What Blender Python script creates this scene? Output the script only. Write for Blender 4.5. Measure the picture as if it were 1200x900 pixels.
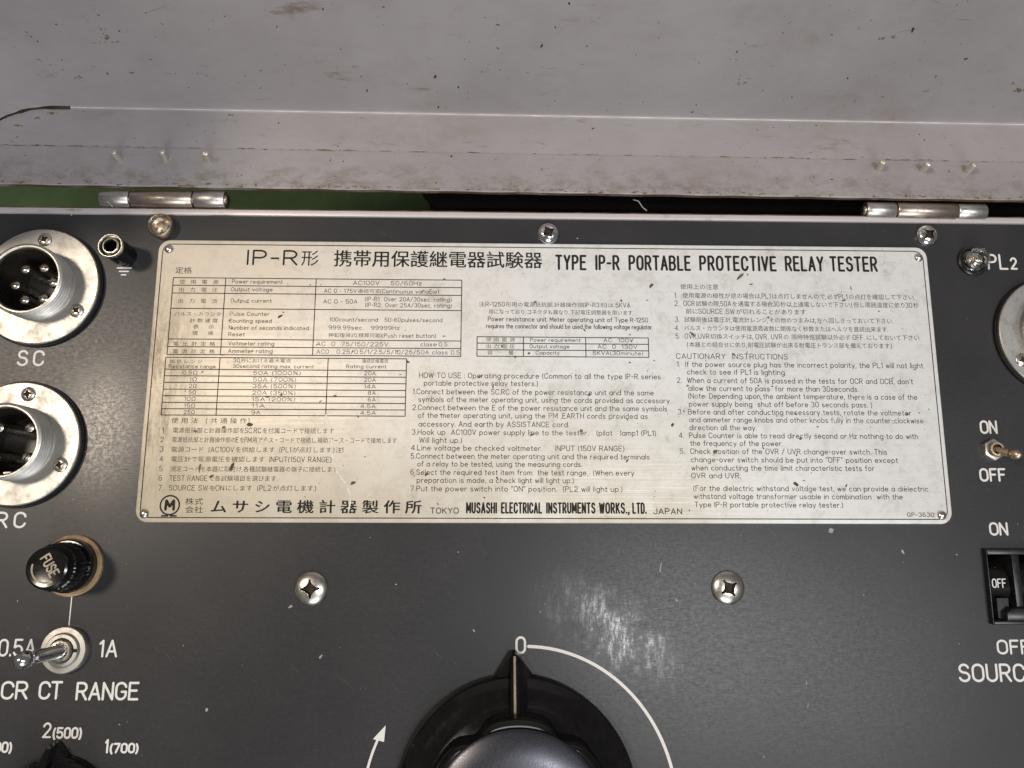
import bpy, bmesh, math, random
from math import sin, cos, pi, radians, sqrt, atan2
from mathutils import Vector, Matrix
from mathutils.geometry import tessellate_polygon

for o in list(bpy.data.objects):
    bpy.data.objects.remove(o)
SC = bpy.context.scene
COL = SC.collection
MM = 0.001
rnd = random.Random(7)

# ------------------------------------------------------------------ camera, light, exposure
CAM = (-13.94, -37.33, 202.67)          # mm above the middle of the nameplate
ROT = (0.1757, -0.0217, 0.0023)
FPX = 888.4                             # focal length in pixels of a 1200 px wide picture
cd = bpy.data.cameras.new('camera'); cam = bpy.data.objects.new('camera', cd); COL.objects.link(cam)
cam.location = [c * MM for c in CAM]; cam.rotation_euler = ROT
cd.sensor_fit = 'HORIZONTAL'; cd.sensor_width = 36; cd.lens = 36 * FPX / 1200
cd.clip_start = 0.005; cd.clip_end = 100
SC.camera = cam

SC.view_settings.view_transform = 'Standard'; SC.view_settings.look = 'None'
SC.view_settings.exposure = 0.0; SC.view_settings.gamma = 1.0; SC.view_settings.use_curve_mapping = False
world = bpy.data.worlds.new('World'); SC.world = world; world.use_nodes = True
wb = world.node_tree.nodes['Background']; wb.inputs[0].default_value = (1.0, 0.965, 0.96, 1); wb.inputs[1].default_value = 0.125

def area(name, loc, target, size, power, col, sy=None):
    l = bpy.data.lights.new(name, 'AREA'); l.energy = power; l.color = col; l.size = size
    l.shape = 'RECTANGLE' if sy else 'DISK'
    if sy: l.size_y = sy
    o = bpy.data.objects.new(name, l); COL.objects.link(o); o.location = loc
    o.rotation_euler = (Vector(target) - Vector(loc)).to_track_quat('-Z', 'Y').to_euler()
    return o
area('ceiling_lamp', (0.335, -0.27, 1.5), (0, 0, 0), 0.15, 5.4, (0.98, 0.985, 1.0))
area('left_lamp', (-0.72, 0.17, 1.15), (0, 0, 0), 0.20, 6.9, (1.0, 0.86, 0.70))
area('right_lamp', (0.74, -0.36, 1.6), (0, 0, 0), 0.32, 4.6, (0.94, 0.96, 1.0))
area('front_fill', (0.15, -1.5, 1.15), (0, 0.05, 0), 0.9, 12.5, (0.97, 0.98, 1.0))  # added soft fill without a known source, brightens the lid face

# ------------------------------------------------------------------ where a point of the photograph lies
def _rot():
    x, y, z = ROT
    return Matrix.Rotation(z, 3, 'Z') @ Matrix.Rotation(y, 3, 'Y') @ Matrix.Rotation(x, 3, 'X')
RM = _rot()
def ray(px, py):
    return RM @ Vector(((px - 600) / FPX, -(py - 450) / FPX, -1))
def at(px, py, z=0.0):
    d = ray(px, py); t = (z - CAM[2]) / d.z
    return Vector((CAM[0] + d.x * t, CAM[1] + d.y * t, z))
def on_plane(px, py, p0, n):
    d = ray(px, py); c = Vector(CAM); t = (Vector(p0) - c).dot(n) / d.dot(n)
    return c + d * t

# ------------------------------------------------------------------ mesh helpers (millimetres)
class MB:
    def __init__(s): s.v = []; s.f = []; s.m = []
    def add(s, vs, fs, mi=0, M=None):
        b = len(s.v)
        s.v += [tuple(M @ Vector(p)) if M is not None else tuple(p) for p in vs]
        s.f += [tuple(i + b for i in f) for f in fs]; s.m += [mi] * len(fs)
        return s
    def box(s, a, b, mi=0, M=None):
        (x0, y0, z0), (x1, y1, z1) = a, b
        vs = [(x0,y0,z0),(x1,y0,z0),(x1,y1,z0),(x0,y1,z0),(x0,y0,z1),(x1,y0,z1),(x1,y1,z1),(x0,y1,z1)]
        return s.add(vs, [(0,3,2,1),(4,5,6,7),(0,1,5,4),(1,2,6,5),(2,3,7,6),(3,0,4,7)], mi, M)
    def lathe(s, prof, n=48, M=None, mi=0, mod=None, close=True):
        vs = []; fs = []
        for k, (r, z) in enumerate(prof):
            for i in range(n):
                a = 2 * pi * i / n; rr = r * (mod(a, k) if mod else 1)
                vs.append((rr * cos(a), rr * sin(a), z))
        for k in range(len(prof) - 1):
            for i in range(n):
                j = (i + 1) % n
                fs.append((k*n+i, k*n+j, (k+1)*n+j, (k+1)*n+i))
        if close:
            fs.append(tuple(range((len(prof)-1)*n, len(prof)*n)))
        return s.add(vs, fs, mi, M)
    def prism(s, poly, z0, z1, bevel=0.0, M=None, mi=0):
        n = len(poly); c = (sum(p[0] for p in poly)/n, sum(p[1] for p in poly)/n)
        def inset(d):
            out = []
            for i in range(n):
                a, b, e = Vector(poly[i-1]), Vector(poly[i]), Vector(poly[(i+1) % n])
                t1 = (b - a).normalized(); t2 = (e - b).normalized()
                n1 = Vector((-t1.y, t1.x)); n2 = Vector((-t2.y, t2.x)); m = n1 + n2
                m = m / max(m.dot(n1), 0.3)
                out.append((b.x + m.x*d, b.y + m.y*d))
            return out
        rings = [(poly, z0), (poly, z1 - bevel)]
        if bevel > 0: rings += [(inset(bevel*0.3), z1 - bevel*0.3), (inset(bevel), z1)]
        vs = []; fs = []
        for q, z in rings: vs += [(p[0], p[1], z) for p in q]
        for k in range(len(rings)-1):
            for i in range(n):
                j = (i+1) % n; fs.append((k*n+i, k*n+j, (k+1)*n+j, (k+1)*n+i))
        fs.append(tuple(range((len(rings)-1)*n, len(rings)*n)))
        fs.append(tuple(reversed(range(n))))
        return s.add(vs, fs, mi, M)
    def tube(s, pts, rad, n=10, mi=0):
        pts = [Vector(p) for p in pts]; vs = []; fs = []
        rads = rad if isinstance(rad, (list, tuple)) else [rad] * len(pts)
        for k, p in enumerate(pts):
            t = (pts[min(k+1, len(pts)-1)] - pts[max(k-1, 0)]).normalized()
            u = t.cross(Vector((0.02, 0.1, 1))).normalized(); w = u.cross(t)
            for i in range(n):
                a = 2*pi*i/n; q = p + (u*cos(a) + w*sin(a)) * rads[k]; vs.append(tuple(q))
        for k in range(len(pts)-1):
            for i in range(n):
                j = (i+1) % n; fs.append((k*n+i, (k+1)*n+i, (k+1)*n+j, k*n+j))
        fs.append(tuple(range(n))); fs.append(tuple(reversed(range((len(pts)-1)*n, len(pts)*n))))
        return s.add(vs, fs, mi)
    def strip(s, pts, w, z, mi=0, capn=4):
        """flat stroke with round ends"""
        pts = [Vector((p[0], p[1])) for p in pts]
        for i in range(1, len(pts)-1):
            u_, v_ = pts[i]-pts[i-1], pts[i+1]-pts[i]
            if u_.length > 1e-5 and v_.length > 1e-5 and u_.normalized().dot(v_.normalized()) < 0.25:
                s.strip(pts[:i+1], w, z, mi, capn)
                return s.strip(pts[i:], w, z + 0.0013, mi, capn)
        q = [pts[0]]
        for p in pts[1:]:
            if (p - q[-1]).length > 1e-5: q.append(p)
        closed = len(q) > 3 and (q[0] - q[-1]).length < 1e-4
        if closed: q = q[:-1]
        n = len(q); L = []; R = []
        for i in range(n):
            a = q[i-1] if (i > 0 or closed) else None
            e = q[(i+1) % n] if (i < n-1 or closed) else None
            t1 = (q[i]-a).normalized() if a is not None else None
            t2 = (e-q[i]).normalized() if e is not None else None
            if t1 is None: t1 = t2
            if t2 is None: t2 = t1
            n1 = Vector((-t1.y, t1.x)); n2 = Vector((-t2.y, t2.x)); m = n1 + n2
            if m.length < 0.2: m = n1
            m = m / max(m.dot(n1), 0.45)
            L.append(q[i] + m*w*0.5); R.append(q[i] - m*w*0.5)
        vs = [(p.x, p.y, z) for p in L] + [(p.x, p.y, z) for p in R]; fs = []
        for i in range(n if closed else n-1):
            j = (i+1) % n; fs.append((n+i, n+j, j, i))
        if not closed:
            for end in (0, n-1):
                p = q[end]; t = (q[0]-q[1]) if end == 0 else (q[-1]-q[-2]); a0 = atan2(t.y, t.x)
                b = len(vs)
                for k in range(1, capn):
                    a = a0 + pi/2 - pi*k/capn; vs.append((p.x + cos(a)*w/2, p.y + sin(a)*w/2, z))
                first, last = (R[end], L[end]) if end == 0 else (L[end], R[end])
                fi, la = (n+end, end) if end == 0 else (end, n+end)
                fs.append(tuple([la] + list(range(b+capn-2, b-1, -1)) + [fi]))
        return s.add(vs, fs, mi)

def obj(name, mb, mats, parent=None, loc=(0,0,0), rot=(0,0,0), sharp=35, label=None, smooth=True, kind=None, mesh=None):
    me = mesh
    if me is None:
        me = bpy.data.meshes.new(name)
        me.from_pydata([(x*MM, y*MM, z*MM) for x, y, z in mb.v], [], mb.f)
        for m in (mats if isinstance(mats, (list, tuple)) else [mats]): me.materials.append(m)
        for p, mi in zip(me.polygons, mb.m): p.material_index = mi
        if smooth:
            me.shade_smooth(); me.set_sharp_from_angle(angle=radians(sharp))
        me.update()
    o = bpy.data.objects.new(name, me); COL.objects.link(o)
    o.location = [c*MM for c in loc]; o.rotation_euler = rot
    if parent: o.parent = parent
    if label: o['label'] = label
    if kind: o['kind'] = kind
    return o
def empty(name, parent=None, label=None, loc=(0,0,0)):
    o = bpy.data.objects.new(name, None); COL.objects.link(o); o.empty_display_size = 0.01
    o.location = [c*MM for c in loc]
    if parent: o.parent = parent
    if label: o['label'] = label
    return o
def circle(cx, cy, r, n=48): return [(cx + r*cos(2*pi*i/n), cy + r*sin(2*pi*i/n)) for i in range(n)]
def rrect(x0, y0, x1, y1, r, n=6):
    out = []
    for cx, cy, a0 in ((x1-r, y0+r, -90), (x1-r, y1-r, 0), (x0+r, y1-r, 90), (x0+r, y0+r, 180)):
        for k in range(n+1):
            a = radians(a0 + 90*k/n); out.append((cx + r*cos(a), cy + r*sin(a)))
    return out
def T(x, y, z=0): return Matrix.Translation((x, y, z))

# ------------------------------------------------------------------ materials
class NT:
    """short-hand for building node trees"""
    def __init__(s, name):
        s.m = bpy.data.materials.new(name); s.m.use_nodes = True; s.t = s.m.node_tree
        s.p = s.t.nodes['Principled BSDF']; s.co = s.t.nodes.new('ShaderNodeTexCoord').outputs['Object']
    def N(s, t, **k):
        n = s.t.nodes.new(t)
        for a, b in k.items(): setattr(n, a, b)
        return n
    def L(s, a, b): s.t.links.new(a, b)
    def map(s, scale=(1,1,1), rot=(0,0,0), loc=(0,0,0)):
        n = s.N('ShaderNodeMapping'); s.L(s.co, n.inputs['Vector'])
        n.inputs['Scale'].default_value = scale; n.inputs['Rotation'].default_value = rot; n.inputs['Location'].default_value = loc
        return n.outputs[0]
    def noise(s, scale, detail=4, rough=0.6, vec=None, dist=0.0):
        n = s.N('ShaderNodeTexNoise'); n.inputs['Scale'].default_value = scale; n.inputs['Detail'].default_value = detail
        n.inputs['Roughness'].default_value = rough; n.inputs['Distortion'].default_value = dist
        s.L(vec or s.co, n.inputs['Vector']); return n.outputs['Fac']
    def ramp(s, fac, lo, hi, a=0.0, b=1.0):
        n = s.N('ShaderNodeMapRange'); n.interpolation_type = 'SMOOTHSTEP'; s.L(fac, n.inputs[0])
        n.inputs[1].default_value = lo; n.inputs[2].default_value = hi; n.inputs[3].default_value = a; n.inputs[4].default_value = b
        return n.outputs[0]
    def math(s, op, a, b=None):
        n = s.N('ShaderNodeMath', operation=op); n.use_clamp = False
        for i, v in enumerate((a, b)):
            if v is None: continue
            if isinstance(v, (int, float)): n.inputs[i].default_value = v
            else: s.L(v, n.inputs[i])
        return n.outputs[0]
    def mix(s, fac, a, b):
        n = s.N('ShaderNodeMix', data_type='RGBA')
        for i, v in ((0, fac), (6, a), (7, b)):
            if isinstance(v, (int, float)): n.inputs[i].default_value = v
            elif isinstance(v, tuple): n.inputs[i].default_value = (*v, 1)
            else: s.L(v, n.inputs[i])
        return n.outputs[2]
    def spot(s, cx, cy, rx, ry, soft=1.0, rot=0.0):
        """1 inside an ellipse of the surface, fading to 0 (mm)"""
        c, si = cos(rot), sin(rot)
        sep = s.N('ShaderNodeSeparateXYZ'); s.L(s.co, sep.inputs[0])
        x = s.math('SUBTRACT', sep.outputs[0], cx*MM); y = s.math('SUBTRACT', sep.outputs[1], cy*MM)
        u = s.math('ADD', s.math('MULTIPLY', x, c/(rx*MM)), s.math('MULTIPLY', y, si/(rx*MM)))
        v = s.math('ADD', s.math('MULTIPLY', x, -si/(ry*MM)), s.math('MULTIPLY', y, c/(ry*MM)))
        d = s.math('SQRT', s.math('ADD', s.math('MULTIPLY', u, u), s.math('MULTIPLY', v, v)))
        return s.ramp(d, 0.15, 1.0, soft, 0.0)
    def bump(s, h, strength=0.3, dist=0.0002):
        n = s.N('ShaderNodeBump'); n.inputs['Strength'].default_value = strength; n.inputs['Distance'].default_value = dist
        s.L(h, n.inputs['Height']); s.L(n.outputs[0], s.p.inputs['Normal'])
    def set(s, col=None, rough=None, metal=None, **k):
        for nm, v in (('Base Color', col), ('Roughness', rough), ('Metallic', metal)):
            if v is None: continue
            if isinstance(v, (int, float)): s.p.inputs[nm].default_value = v
            elif isinstance(v, tuple): s.p.inputs[nm].default_value = (*v, 1)
            else: s.L(v, s.p.inputs[nm])
        for a, v in k.items(): s.p.inputs[a.replace('_', ' ')].default_value = v
        return s.m

def mat_panel():
    n = NT('panel_paint')
    big = n.noise(28, 3); fine = n.noise(900, 5, 0.7)
    scr = n.noise(420, 6, 0.75, n.map((1, 9, 1), (0, 0, radians(-38))))
    col = n.mix(n.ramp(big, 0.35, 0.7), (0.030, 0.030, 0.032), (0.038, 0.037, 0.038))
    # lamp glare painted in as paler, glossier patches of rubbed paint
    c1 = at(118, 505); c2 = at(712, 738); c3 = at(872, 748); c4 = at(290, 640)
    w1 = n.spot(c1.x, c1.y, 16, 26); w2 = n.spot(c2.x, c2.y, 26, 13, rot=-0.55); w3 = n.math('MULTIPLY', n.spot(c3.x, c3.y, 26, 34, rot=-0.4), 0.6)
    mott = n.ramp(n.noise(900, 6, 0.8), 0.40, 0.64)
    lines = n.ramp(n.noise(300, 6, 0.8, n.map((2.2, 0.6, 1), (0, 0, radians(14)))), 0.42, 0.62)
    hair = n.ramp(n.noise(260, 6, 0.8, n.map((0.5, 2.6, 1), (0, 0, radians(40)))), 0.50, 0.66)
    w1 = n.math('MULTIPLY', w1, 0.6)
    brk = n.ramp(n.noise(75, 6, 0.75), 0.36, 0.62)
    w2 = n.math('MULTIPLY', w2, brk); w3 = n.math('MULTIPLY', w3, brk)
    glare = n.math('MAXIMUM', n.math('MULTIPLY', w1, mott), n.math('MAXIMUM', n.math('MULTIPLY', w2, n.math('MULTIPLY', n.math('MAXIMUM', lines, n.math('MULTIPLY', mott, 0.6)), 1.0)), n.math('MULTIPLY', w3, n.math('MULTIPLY', n.math('MULTIPLY', hair, mott), 0.5))))
    col = n.mix(n.math('MULTIPLY', n.math('MULTIPLY', w1, mott), 0.5), col, (0.17, 0.125, 0.09))
    col = n.mix(n.math('MULTIPLY', n.math('MAXIMUM', w2, w3), n.math('MULTIPLY', n.ramp(scr, 0.45, 0.75), 0.12)), col, (0.17, 0.165, 0.165))
    dust = n.ramp(n.noise(1500, 2, 0.5), 0.74, 0.80)
    col = n.mix(n.math('MULTIPLY', dust, 0.5), col, (0.3, 0.3, 0.3))
    r = n.math('SUBTRACT', n.ramp(fine, 0.3, 0.7, 0.30, 0.37), n.math('MULTIPLY', glare, 0.10))
    r = n.math('ADD', r, n.math('MULTIPLY', n.ramp(scr, 0.4, 0.8), 0.12))
    h = n.math('ADD', fine, n.math('MULTIPLY', scr, n.math('ADD', n.math('MULTIPLY', n.math('MAXIMUM', w2, w3), 1.8), 0.35)))
    n.bump(h, 0.10, 0.0001)
    n.L(n.math('ADD', n.math('MULTIPLY', glare, 0.9), 0.34), n.p.inputs['Specular IOR Level'])
    return n.set(col, r, 0.0)

def mat_lid():
    n = NT('lid_paint')
    big = n.noise(14, 4); mid = n.noise(90, 6, 0.7); fine = n.noise(700, 5, 0.7)
    col = n.mix(n.ramp(big, 0.3, 0.7), (0.310, 0.290, 0.296), (0.375, 0.353, 0.360))
    sm = n.ramp(n.noise(220, 6, 0.8, n.map((0.5, 1, 1))), 0.52, 0.75, 0, 0.35)
    col = n.mix(sm, col, (0.25, 0.235, 0.22))
    rust = n.math('MULTIPLY', n.ramp(n.noise(60, 7, 0.72, n.map((0.45, 1.5, 1.5), loc=(3.1, 1, 0))), 0.60, 0.72), n.ramp(mid, 0.42, 0.58))
    col = n.mix(n.math('MULTIPLY', rust, 0.75), col, (0.16, 0.095, 0.045))
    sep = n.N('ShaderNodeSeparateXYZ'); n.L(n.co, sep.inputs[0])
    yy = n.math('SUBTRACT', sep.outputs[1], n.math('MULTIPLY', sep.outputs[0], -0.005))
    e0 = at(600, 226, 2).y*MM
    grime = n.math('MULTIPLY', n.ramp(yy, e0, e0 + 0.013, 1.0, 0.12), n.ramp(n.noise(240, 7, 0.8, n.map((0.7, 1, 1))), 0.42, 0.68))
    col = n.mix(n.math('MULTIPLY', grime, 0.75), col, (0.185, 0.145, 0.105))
    smear = n.math('MULTIPLY', n.ramp(n.noise(26, 5, 0.7, n.map((0.6, 1.4, 1.4), loc=(0.7, 0.2, 0))), 0.50, 0.72), n.ramp(mid, 0.35, 0.65))
    col = n.mix(n.math('MULTIPLY', smear, 0.5), col, (0.23, 0.195, 0.16))
    spk = n.ramp(n.noise(520, 3, 0.6), 0.70, 0.76)
    col = n.mix(n.math('MULTIPLY', spk, 0.7), col, (0.10, 0.08, 0.07))
    n.bump(n.math('ADD', fine, n.math('MULTIPLY', mid, 1.5)), 0.22, 0.0001)
    return n.set(col, n.ramp(mid, 0.3, 0.7, 0.36, 0.52), 0.0, Specular_IOR_Level=0.5)

def mat_edge():
    n = NT('rusty_edge')
    a = n.noise(260, 6, 0.7, n.map((0.35, 1, 1)))
    col = n.mix(n.ramp(a, 0.32, 0.56), (0.22, 0.18, 0.15), (0.085, 0.045, 0.025))
    n.bump(a, 0.3, 0.0002)
    return n.set(col, 0.62, 0.0)

def mat_rim():
    n = NT('rim_metal')
    a = n.noise(190, 6, 0.7, n.map((0.25, 1, 1)))
    col = n.mix(n.ramp(a, 0.55, 0.72), (0.62, 0.57, 0.57), (0.22, 0.14, 0.09))
    n.bump(a, 0.2, 0.0001)
    return n.set(col, 0.42, 0.25)

def mat_plate():
    n = NT('nameplate_aluminium')
    brush = n.noise(600, 5, 0.7, n.map((0.06, 5, 1))); big = n.noise(22, 5, 0.7); fine = n.noise(420, 6, 0.75)
    sep = n.N('ShaderNodeSeparateXYZ'); n.L(n.co, sep.inputs[0])
    yel = n.ramp(sep.outputs[0], -0.125, 0.015, 1.0, 0.0)        # warm lamp light painted in, yellower towards the left end
    yel = n.math('MULTIPLY', yel, n.ramp(big, 0.2, 0.8, 0.75, 1.1))
    col = n.mix(yel, (0.87, 0.875, 0.86), (0.74, 0.635, 0.49))
    low_shade = n.math('MULTIPLY', n.ramp(sep.outputs[1], -0.042, 0.012, 1.0, 0.0), n.ramp(sep.outputs[0], 0.02, 0.075, 1.0, 0.15))  # shade of the unseen phone painted as brown towards the lower middle
    col = n.mix(n.math('MULTIPLY', low_shade, n.ramp(n.noise(34, 6, 0.75), 0.25, 0.7, 0.45, 0.95)), col, (0.52, 0.46, 0.34))
    col = n.mix(n.math('MULTIPLY', n.ramp(fine, 0.55, 0.8), 0.35), col, (0.33, 0.27, 0.20))
    edge = n.math('MULTIPLY', n.spot(-105, -6, 15, 44), n.ramp(n.noise(90, 7, 0.85, n.map((1.6, 0.45, 1))), 0.42, 0.62))
    col = n.mix(n.math('MULTIPLY', edge, 0.8), col, (0.22, 0.17, 0.12))
    gr = n.math('MULTIPLY', n.ramp(n.noise(75, 8, 0.82), 0.54, 0.70), 0.55)
    col = n.mix(gr, col, (0.38, 0.33, 0.25))
    mot = n.ramp(n.noise(190, 8, 0.85), 0.46, 0.66, 0.0, 0.30)
    col = n.mix(mot, col, (0.42, 0.38, 0.30))
    n.bump(n.math('ADD', brush, n.math('MULTIPLY', fine, 0.5)), 0.12, 0.0001)
    return n.set(col, n.ramp(brush, 0.3, 0.7, 0.42, 0.56), 0.25, Specular_IOR_Level=0.4)

def mat_metal(name, col, rough, dirt=0.4, dirtcol=(0.12, 0.085, 0.05), sc=500, metal=1.0, brush=False):
    n = NT(name); a = n.noise(sc, 5, 0.7)
    v = n.map((1, 1, 1))
    c = n.mix(n.math('MULTIPLY', n.ramp(a, 0.52, 0.74), dirt), col, dirtcol)
    b = n.noise(900, 4, 0.7, n.map((6, 0.5, 1), (0, 0, 0.6))) if brush else n.noise(1300, 3)
    n.bump(b, 0.14, 0.00006)
    return n.set(c, n.ramp(a, 0.3, 0.8, rough, rough + 0.2), metal)

def mat_plain(name, col, rough, spec=0.5, var=0.25, sc=400, metal=0.0):
    n = NT(name); a = n.noise(sc, 5, 0.65)
    c = n.mix(n.ramp(a, 0.35, 0.75), tuple(x*(1-var) for x in col), tuple(min(1, x*(1+var)) for x in col))
    n.bump(n.noise(sc*3, 3), 0.1, 0.00008)
    return n.set(c, n.ramp(a, 0.3, 0.7, rough*0.85, min(1, rough*1.15)), metal, Specular_IOR_Level=spec)

def mat_print():
    n = NT('faded_print'); a = n.noise(380, 5, 0.75); b = n.noise(40, 3)
    c = n.mix(n.ramp(n.math('ADD', n.math('MULTIPLY', a, 0.75), n.math('MULTIPLY', b, 0.35)), 0.57, 0.74), (0.038, 0.032, 0.026), (0.36, 0.31, 0.235))
    return n.set(c, 0.62, 0.0, Specular_IOR_Level=0.25)

def mat_white():
    n = NT('engraved_white'); a = n.noise(900, 5, 0.8)
    c = n.mix(n.ramp(a, 0.60, 0.70), (0.78, 0.76, 0.73), (0.30, 0.28, 0.25))
    return n.set(c, 0.55, 0.0)

def mat_glass():
    n = NT('clear_lens')
    n.p.inputs['Transmission Weight'].default_value = 1.0; n.p.inputs['IOR'].default_value = 1.49
    return n.set((0.97, 0.95, 0.92), 0.02, 0.0)

M = {
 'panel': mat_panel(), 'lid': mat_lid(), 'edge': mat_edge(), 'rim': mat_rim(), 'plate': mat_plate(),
 'print': mat_plain('black_print', (0.022, 0.019, 0.016), 0.6, 0.2), 'faded': mat_print(),
 'white': mat_white(),
 'cream': mat_plain('cream_print', (0.42, 0.36, 0.26), 0.6),
 'alu': mat_metal('brushed_aluminium', (0.56, 0.545, 0.51), 0.40, 0.22, (0.26, 0.21, 0.15), 260, brush=True),
 'nickel': mat_metal('nickel_plating', (0.66, 0.62, 0.56), 0.22, 0.5),
 'chrome': mat_metal('chrome_plating', (0.72, 0.72, 0.72), 0.12, 0.2),
 'steel': mat_metal('zinc_steel', (0.62, 0.60, 0.57), 0.30, 0.55, (0.20, 0.13, 0.07), 420),
 'pinsteel': mat_metal('worn_hinge_steel', (0.52, 0.45, 0.38), 0.28, 0.75, (0.17, 0.11, 0.06), 300),
 'brass': mat_metal('dull_brass', (0.60, 0.49, 0.35), 0.32, 0.5),
 'dirty': mat_metal('dirty_nickel', (0.42, 0.36, 0.28), 0.35, 0.9, (0.10, 0.065, 0.03), 260),
 'bakelite': mat_plain('black_bakelite', (0.007, 0.006, 0.006), 0.17, 0.5, 0.4),
 'satin': mat_metal('satin_cap', (0.070, 0.072, 0.084), 0.24, 0.0, (0.04, 0.04, 0.045), 3500, metal=0.8),
 'plastic': mat_plain('black_plastic', (0.014, 0.014, 0.015), 0.33, 0.5, 0.3),
 'rubber': mat_plain('dark_gasket', (0.012, 0.012, 0.013), 0.6, 0.3, 0.3),
 'insul': mat_plain('brown_insulator', (0.024, 0.020, 0.015), 0.30, 0.4, 0.5, 90),
 'fibre': mat_plain('fibre_washer', (0.37, 0.25, 0.135), 0.55, 0.4, 0.3),
 'green': mat_plain('green_paint', (0.062, 0.108, 0.045), 0.7, 0.2, 0.2, 60),
 'grime': mat_plain('brown_grime', (0.055, 0.038, 0.024), 0.8, 0.2, 0.5),
 'ochre': mat_plain('ochre_stain', (0.22, 0.155, 0.075), 0.75, 0.2, 0.4, 700),
 'lint': mat_plain('pale_fleck', (0.40, 0.385, 0.36), 0.8, 0.2, 0.2),
 'rivet': mat_metal('painted_rivet', (0.68, 0.63, 0.56), 0.38, 0.6, (0.17, 0.12, 0.07), 700, metal=0.75),
 'scuff': mat_plain('brown_scuff', (0.15, 0.115, 0.075), 0.7, 0.2, 0.6, 600),
 'crease': mat_plain('pale_crease', (0.80, 0.76, 0.66), 0.5, 0.4, 0.2, 800),
 'hairline': mat_plain('rubbed_line', (0.085, 0.083, 0.082), 0.45, 0.5, 0.5, 900),
 'pit': mat_plain('dirt_and_shade', (0.050, 0.038, 0.025), 0.7, 0.2, 0.5, 900),  # screw-slot dirt, with the slot's shade put into the dark colour
 'bend_glint': mat_plain('painted_bend_highlight', (0.62, 0.58, 0.57), 0.4, 0.5, 0.15, 200),  # highlight of the lid bend put into a pale colour
 'glass': mat_glass(),
}

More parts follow.
